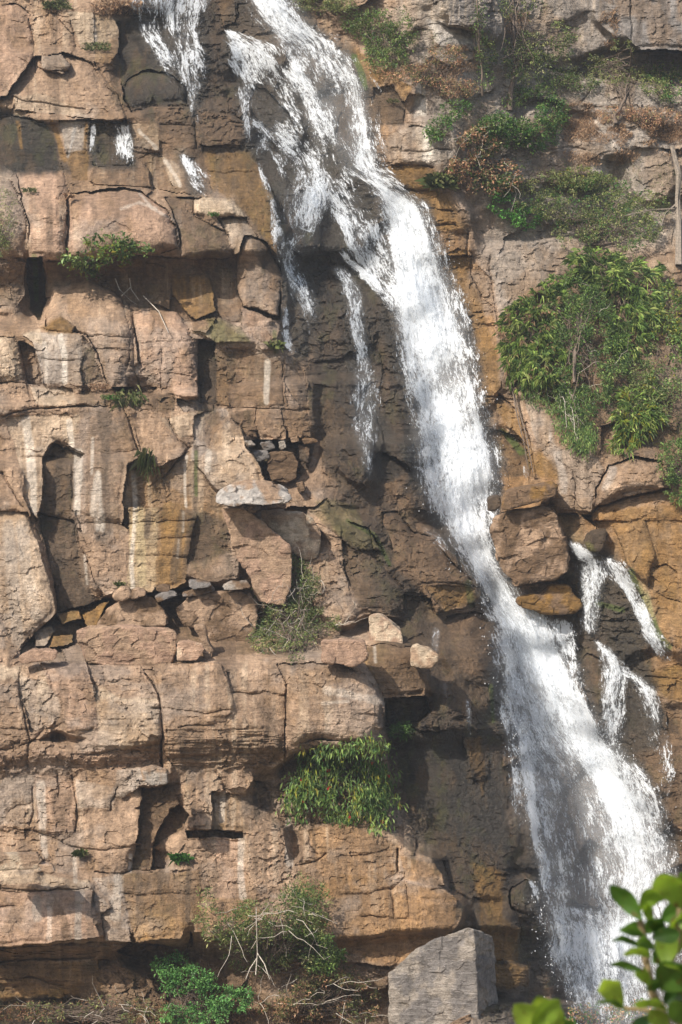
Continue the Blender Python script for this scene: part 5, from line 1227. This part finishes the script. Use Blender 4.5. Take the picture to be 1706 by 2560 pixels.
stuff('dry_grass', 'pinkish dry grass over the upper right slope', [(1500, 290, 90, 40), (1340, 270, 80, 30), (1440, 310, 120, 30), (1300, 300, 60, 30), (1060, 140, 60, 30), (1000, 170, 60, 30), (1380, 360, 90, 25), (1540, 330, 50, 30), (1050, 210, 50, 20), (1200, 60, 40, 30), (1400, 60, 20, 60)], 16000, .22, 'straw', 3)
stuff('undergrowth', 'low green and brown undergrowth on the right slope', [(1480, 930, 110, 80), (1250, 400, 120, 50), (1480, 420, 90, 60), (950, 130, 120, 60), (1350, 200, 100, 30), (1540, 960, 60, 100), (1240, 180, 80, 50), (1100, 250, 60, 40)], 7000, .13, 'olive', 4)
stuff('brush', 'low dry brush along the foot of the cliff', [(150, 2330, 200, 25), (450, 2330, 150, 30), (750, 2320, 130, 40), (1420, 2330, 130, 14)], 5000, .2, 'dry', 5)

# weathered dead trunk at the right edge
r = np.random.RandomState(3); e = bpy.data.objects.new('dead_tree', None); col.objects.link(e); rt = at(1552 * OV, 600 * OV, .1); e.location = rt
tag(e, 'weathered pale dead trunk standing at the upper right edge', 'dead tree')
pl = [(at(a * OV, b * OV, c) - rt, rr) for a, b, c, rr in [(1560, 610, .2, .13), (1562, 520, .4, .12), (1556, 460, .5, .11), (1560, 400, .5, .10), (1550, 360, .5, .08), (1544, 335, .5, .05)]]
sv, sf = tubes([pl], 9); sv = sv + .03 * r.randn(*sv.shape); DEADW = plain('dead_wood', (.20, .165, .13), .9, 14); mesh_np('trunk', sv, sf, DEADW, parent=e)
for q in ([(1552, 470), (1530, 490), (1520, 520)], [(1550, 480), (1500, 482), (1460, 490), (1420, 500)]):
    sv, sf = tubes([[(at(a * OV, b * OV, .9) - rt, .035 - .006 * i) for i, (a, b) in enumerate(q)]], 5); mesh_np('limb', sv, sf, DEADW, parent=e, smooth=True)
# pale hanging roots under the broad-leaved shrub and bare dead stalk in the lower bush
def twiggy(name, label, cat, lines, mat, rad=.02, off=.6):
    rt = at(lines[0][0][0] * OV, lines[0][0][1] * OV, off); segs = []
    for ln_ in lines:
        segs.append([(at(a * OV, b * OV, off) - rt, rad * (1 - .6 * i / len(ln_))) for i, (a, b) in enumerate(ln_)])
    sv, sf = tubes(segs, 5); o = mesh_np(name, sv, sf, mat, smooth=True); o.location = rt; tag(o, label, cat)
twiggy('hanging_root', 'thin pale roots trailing over the dome below the broad-leaved shrub', 'root', [[(265, 640), (275, 665), (300, 690), (315, 700)], [(298, 640), (302, 665), (320, 690)], [(300, 660), (280, 680)], [(330, 680), (365, 715), (388, 765)]], TWIG, .022, .25)
twiggy('dead_branch', 'forked bleached dead branch in the olive bush at the bottom', 'branch', [[(588, 2240), (592, 2190), (590, 2130), (589, 2085)], [(592, 2190), (608, 2215), (620, 2250)], [(592, 2200), (575, 2225), (565, 2250)], [(591, 2160), (578, 2180)]], TWIG, .018, 1.9)
twiggy('hanging_root', 'long brown liana on the orange wall right of the main fall', 'root', [[(1175, 880), (1190, 960), (1205, 1020), (1215, 1080)], [(1180, 900), (1210, 1000), (1225, 1085)]], BARK, .03, .25)

# ------------------------------------------------------------------ foreground plant close to the camera
fg = bpy.data.objects.new('leafy_branch', None); col.objects.link(fg); FD = 4.2
def fp(u, v, d=FD): return Vector(P3(u, v, d))
fr = fp(1560 * OV, 2700 * OV, FD + .1); fg.location = fr
tag(fg, 'out of focus plant with large bright green oval leaves in the bottom right corner', 'plant')
def fmat():
    m, n, o = newmat('broad_leaf'); L = n.links.new
    tc = N(n, 'Attribute', attribute_name='Flow'); wv = N(n, 'TexWave', Scale=9.0, Distortion=.6); L(tc.outputs['Vector'], wv.inputs['Vector'])
    a = N(n, 'Attribute', attribute_name='Col'); mr = N(n, 'MapRange'); L(wv.outputs['Fac'], mr.inputs[0]); mr.inputs[3].default_value = .86; mr.inputs[4].default_value = 1.08
    vm = N(n, 'VectorMath', operation='SCALE'); L(a.outputs['Color'], vm.inputs[0]); L(mr.outputs[0], vm.inputs['Scale'])
    co = N(n, 'TexCoord'); sp = N(n, 'TexNoise', Scale=70.0, Detail=3.0); L(co.outputs['Object'], sp.inputs['Vector']); rr_ = N(n, 'MapRange'); L(sp.outputs[0], rr_.inputs[0]); rr_.inputs[1].default_value = .62; rr_.inputs[2].default_value = .70
    mxc = N(n, 'MixRGB'); L(rr_.outputs[0], mxc.inputs[0]); L(vm.outputs[0], mxc.inputs[1]); mxc.inputs[2].default_value = (.12, .08, .02, 1); vm = mxc
    b = N(n, 'BsdfPrincipled'); b.inputs['Roughness'].default_value = .38; L(vm.outputs[0], b.inputs['Base Color'])
    t = N(n, 'BsdfTranslucent'); v2 = N(n, 'VectorMath', operation='MULTIPLY'); L(vm.outputs[0], v2.inputs[0]); v2.inputs[1].default_value = (1.7, 1.7, .8); L(v2.outputs[0], t.inputs[0])
    mx = N(n, 'MixShader'); mx.inputs[0].default_value = .42; L(b.outputs[0], mx.inputs[1]); L(t.outputs[0], mx.inputs[2]); L(mx.outputs[0], o.inputs[0]); return m
BLEAF = fmat()
def bigleaf(r8, d0, d1, wpx, c, roll, cup=.22, seed=0):
    """leaf from base to tip, points measured on enlarged region 8"""
    P = R('8', r8); a = fp(*P[0], d0); b = fp(*P[1], d1); ax = (b - a); L = ax.length; ax.normalize()
    w_ = wpx / K / F * FD; view = Vector((0, -1, 0)); sd = ax.cross(view).normalized(); nm = sd.cross(ax).normalized()
    if nm.y > 0: nm = -nm
    s2 = sd * math.cos(roll) + nm * math.sin(roll); n2 = nm * math.cos(roll) - sd * math.sin(roll)
    nl, nw = 14, 8; vs = []; fl = []
    for i in range(nl + 1):
        t = i / nl; half = w_ * .5 * (math.sin(math.pi * t ** .95) ** .72 if 0 < t < 1 else 0.012) * (0.78 + .44 * t) * (1 if t < .93 else .8)
        for j in range(nw + 1):
            s = j / nw * 2 - 1
            p = a.lerp(b, t) + s2 * half * s + n2 * (abs(s) * half * cup * 1.6 + .05 * L * math.sin(t * 9 + seed) * abs(s) * .5 - .14 * L * math.sin(t * math.pi))
            vs.append(p - fr); fl.append((t * 1.2 - abs(s) * .25, 0, 0))
    o = mesh_np('leaf', np.array(vs), gridfaces(nl + 1, nw + 1), BLEAF, {'Col': ('FLOAT_COLOR', np.array(c)[None] * (.7 + .7 * fbm(np.array([q[0] * 30 + q[2] * 11 for q in vs]), np.array([q[2] * 30 for q in vs]), seed, 3))[:, None]), 'Flow': ('FLOAT_VECTOR', np.array(fl))}, parent=fg, smooth=True)
    return o
g1 = (.17, .26, .035); g2 = (.065, .135, .022); g3 = (.033, .075, .015); g4 = (.25, .34, .05)
LV = [('1385,700 1235,535', 90, g2, .3), ('1375,650 1495,545', 105, g1, -.2), ('1560,640 1470,490', 150, g1, .4), ('1640,600 1560,480', 120, g2, 0), ('1400,735 1320,715', 50, g2, .5), ('1400,780 1280,740', 60, g2, .3),
      ('1410,830 1240,790', 34, g3, .2), ('1390,760 1480,690', 90, g2, -.4), ('1430,780 1560,760', 80, g3, 0), ('1420,870 1310,850', 90, g1, .6), ('1430,900 1520,840', 100, g2, .2), ('1400,940 1232,900', 46, g2, .5),
      ('1420,1000 1360,920', 60, g1, .1), ('1290,1105 1205,970', 110, g4, .1), ('1310,1110 1170,1075', 40, g2, .7), ('1490,910 1500,730', 110, g1, .3), ('1550,860 1560,680', 150, g1, -.3), ('1470,1030 1580,900', 170, g2, .2),
      ('1480,1080 1640,1000', 150, g3, .1), ('1430,720 1400,620', 50, g1, 0), ('1450,940 1560,930', 90, g1, -.4), ('1500,1110 1350,1085', 70, g1, .5), ('1480,1150 1330,1180', 60, (.05, .12, .05), .3), ('1500,990 1400,1010', 60, g3, .2),
      ('1530,1176 1640,1080', 170, g2, 0), ('1500,800 1420,690', 70, g3, .3), ('960,1240 795,1085', 130, g4, .15), ('1000,1260 905,1052', 150, g4, .2), ('960,1260 1060,1160', 110, g2, -.2), ('880,1220 1000,1060', 110, g1, -.3), ('1540,700 1660,700', 120, g1, .2),
      ('1470,700 1600,640', 110, g2, .3), ('1440,830 1360,790', 60, g2, 0), ('1500,1200 1420,1110', 90, g1, .2), ('1560,1050 1500,960', 100, g1, -.2)]
for i, (p, wp, c, rl) in enumerate(LV): bigleaf(p, FD + .1 * math.sin(i * 2.1), FD + .1 * math.sin(i * 2.1) - .06 + .05 * math.cos(i * 1.7), wp, c, rl, seed=i)
def fst(pts, r0): return [(fp(*q, FD + .03) - fr, r0 * (1 - .5 * i / 6)) for i, q in enumerate(R('8', pts))]
sv, sf = tubes([fst('1600,1400 1500,1180 1430,1030 1400,880 1375,700', .012), fst('1600,1400 1550,1100 1500,930 1545,800 1560,640', .012), fst('1500,1180 1400,1110 1300,1105', .006), fst('1100,1500 1000,1300 960,1240', .010), fst('1620,1400 1600,1100 1600,800 1640,600', .012)], 7)
mesh_np('stem', sv, sf, plain('green_stem', (.2, .15, .07)), parent=fg, smooth=True)

# ------------------------------------------------------------------ thin spray-laden air over the gorge
bm = bmesh.new(); bmesh.ops.create_cube(bm, size=1.0); me = bpy.data.meshes.new('haze'); bm.to_mesh(me); bm.free()
hz = bpy.data.objects.new('haze', me); col.objects.link(hz); hz.scale = (150, 150, 56); hz.location = (0, 28, 20)
m, n, o = newmat('haze_air'); pv = N(n, 'VolumePrincipled'); pv.inputs['Color'].default_value = (.86, .92, 1, 1); pv.inputs['Density'].default_value = .0006; pv.inputs['Anisotropy'].default_value = .2
n.links.new(pv.outputs[0], o.inputs['Volume']); me.materials.append(m); tag(hz, 'thin pale haze in the air of the gorge', kind='stuff')
scene.cycles.volume_bounces = 0
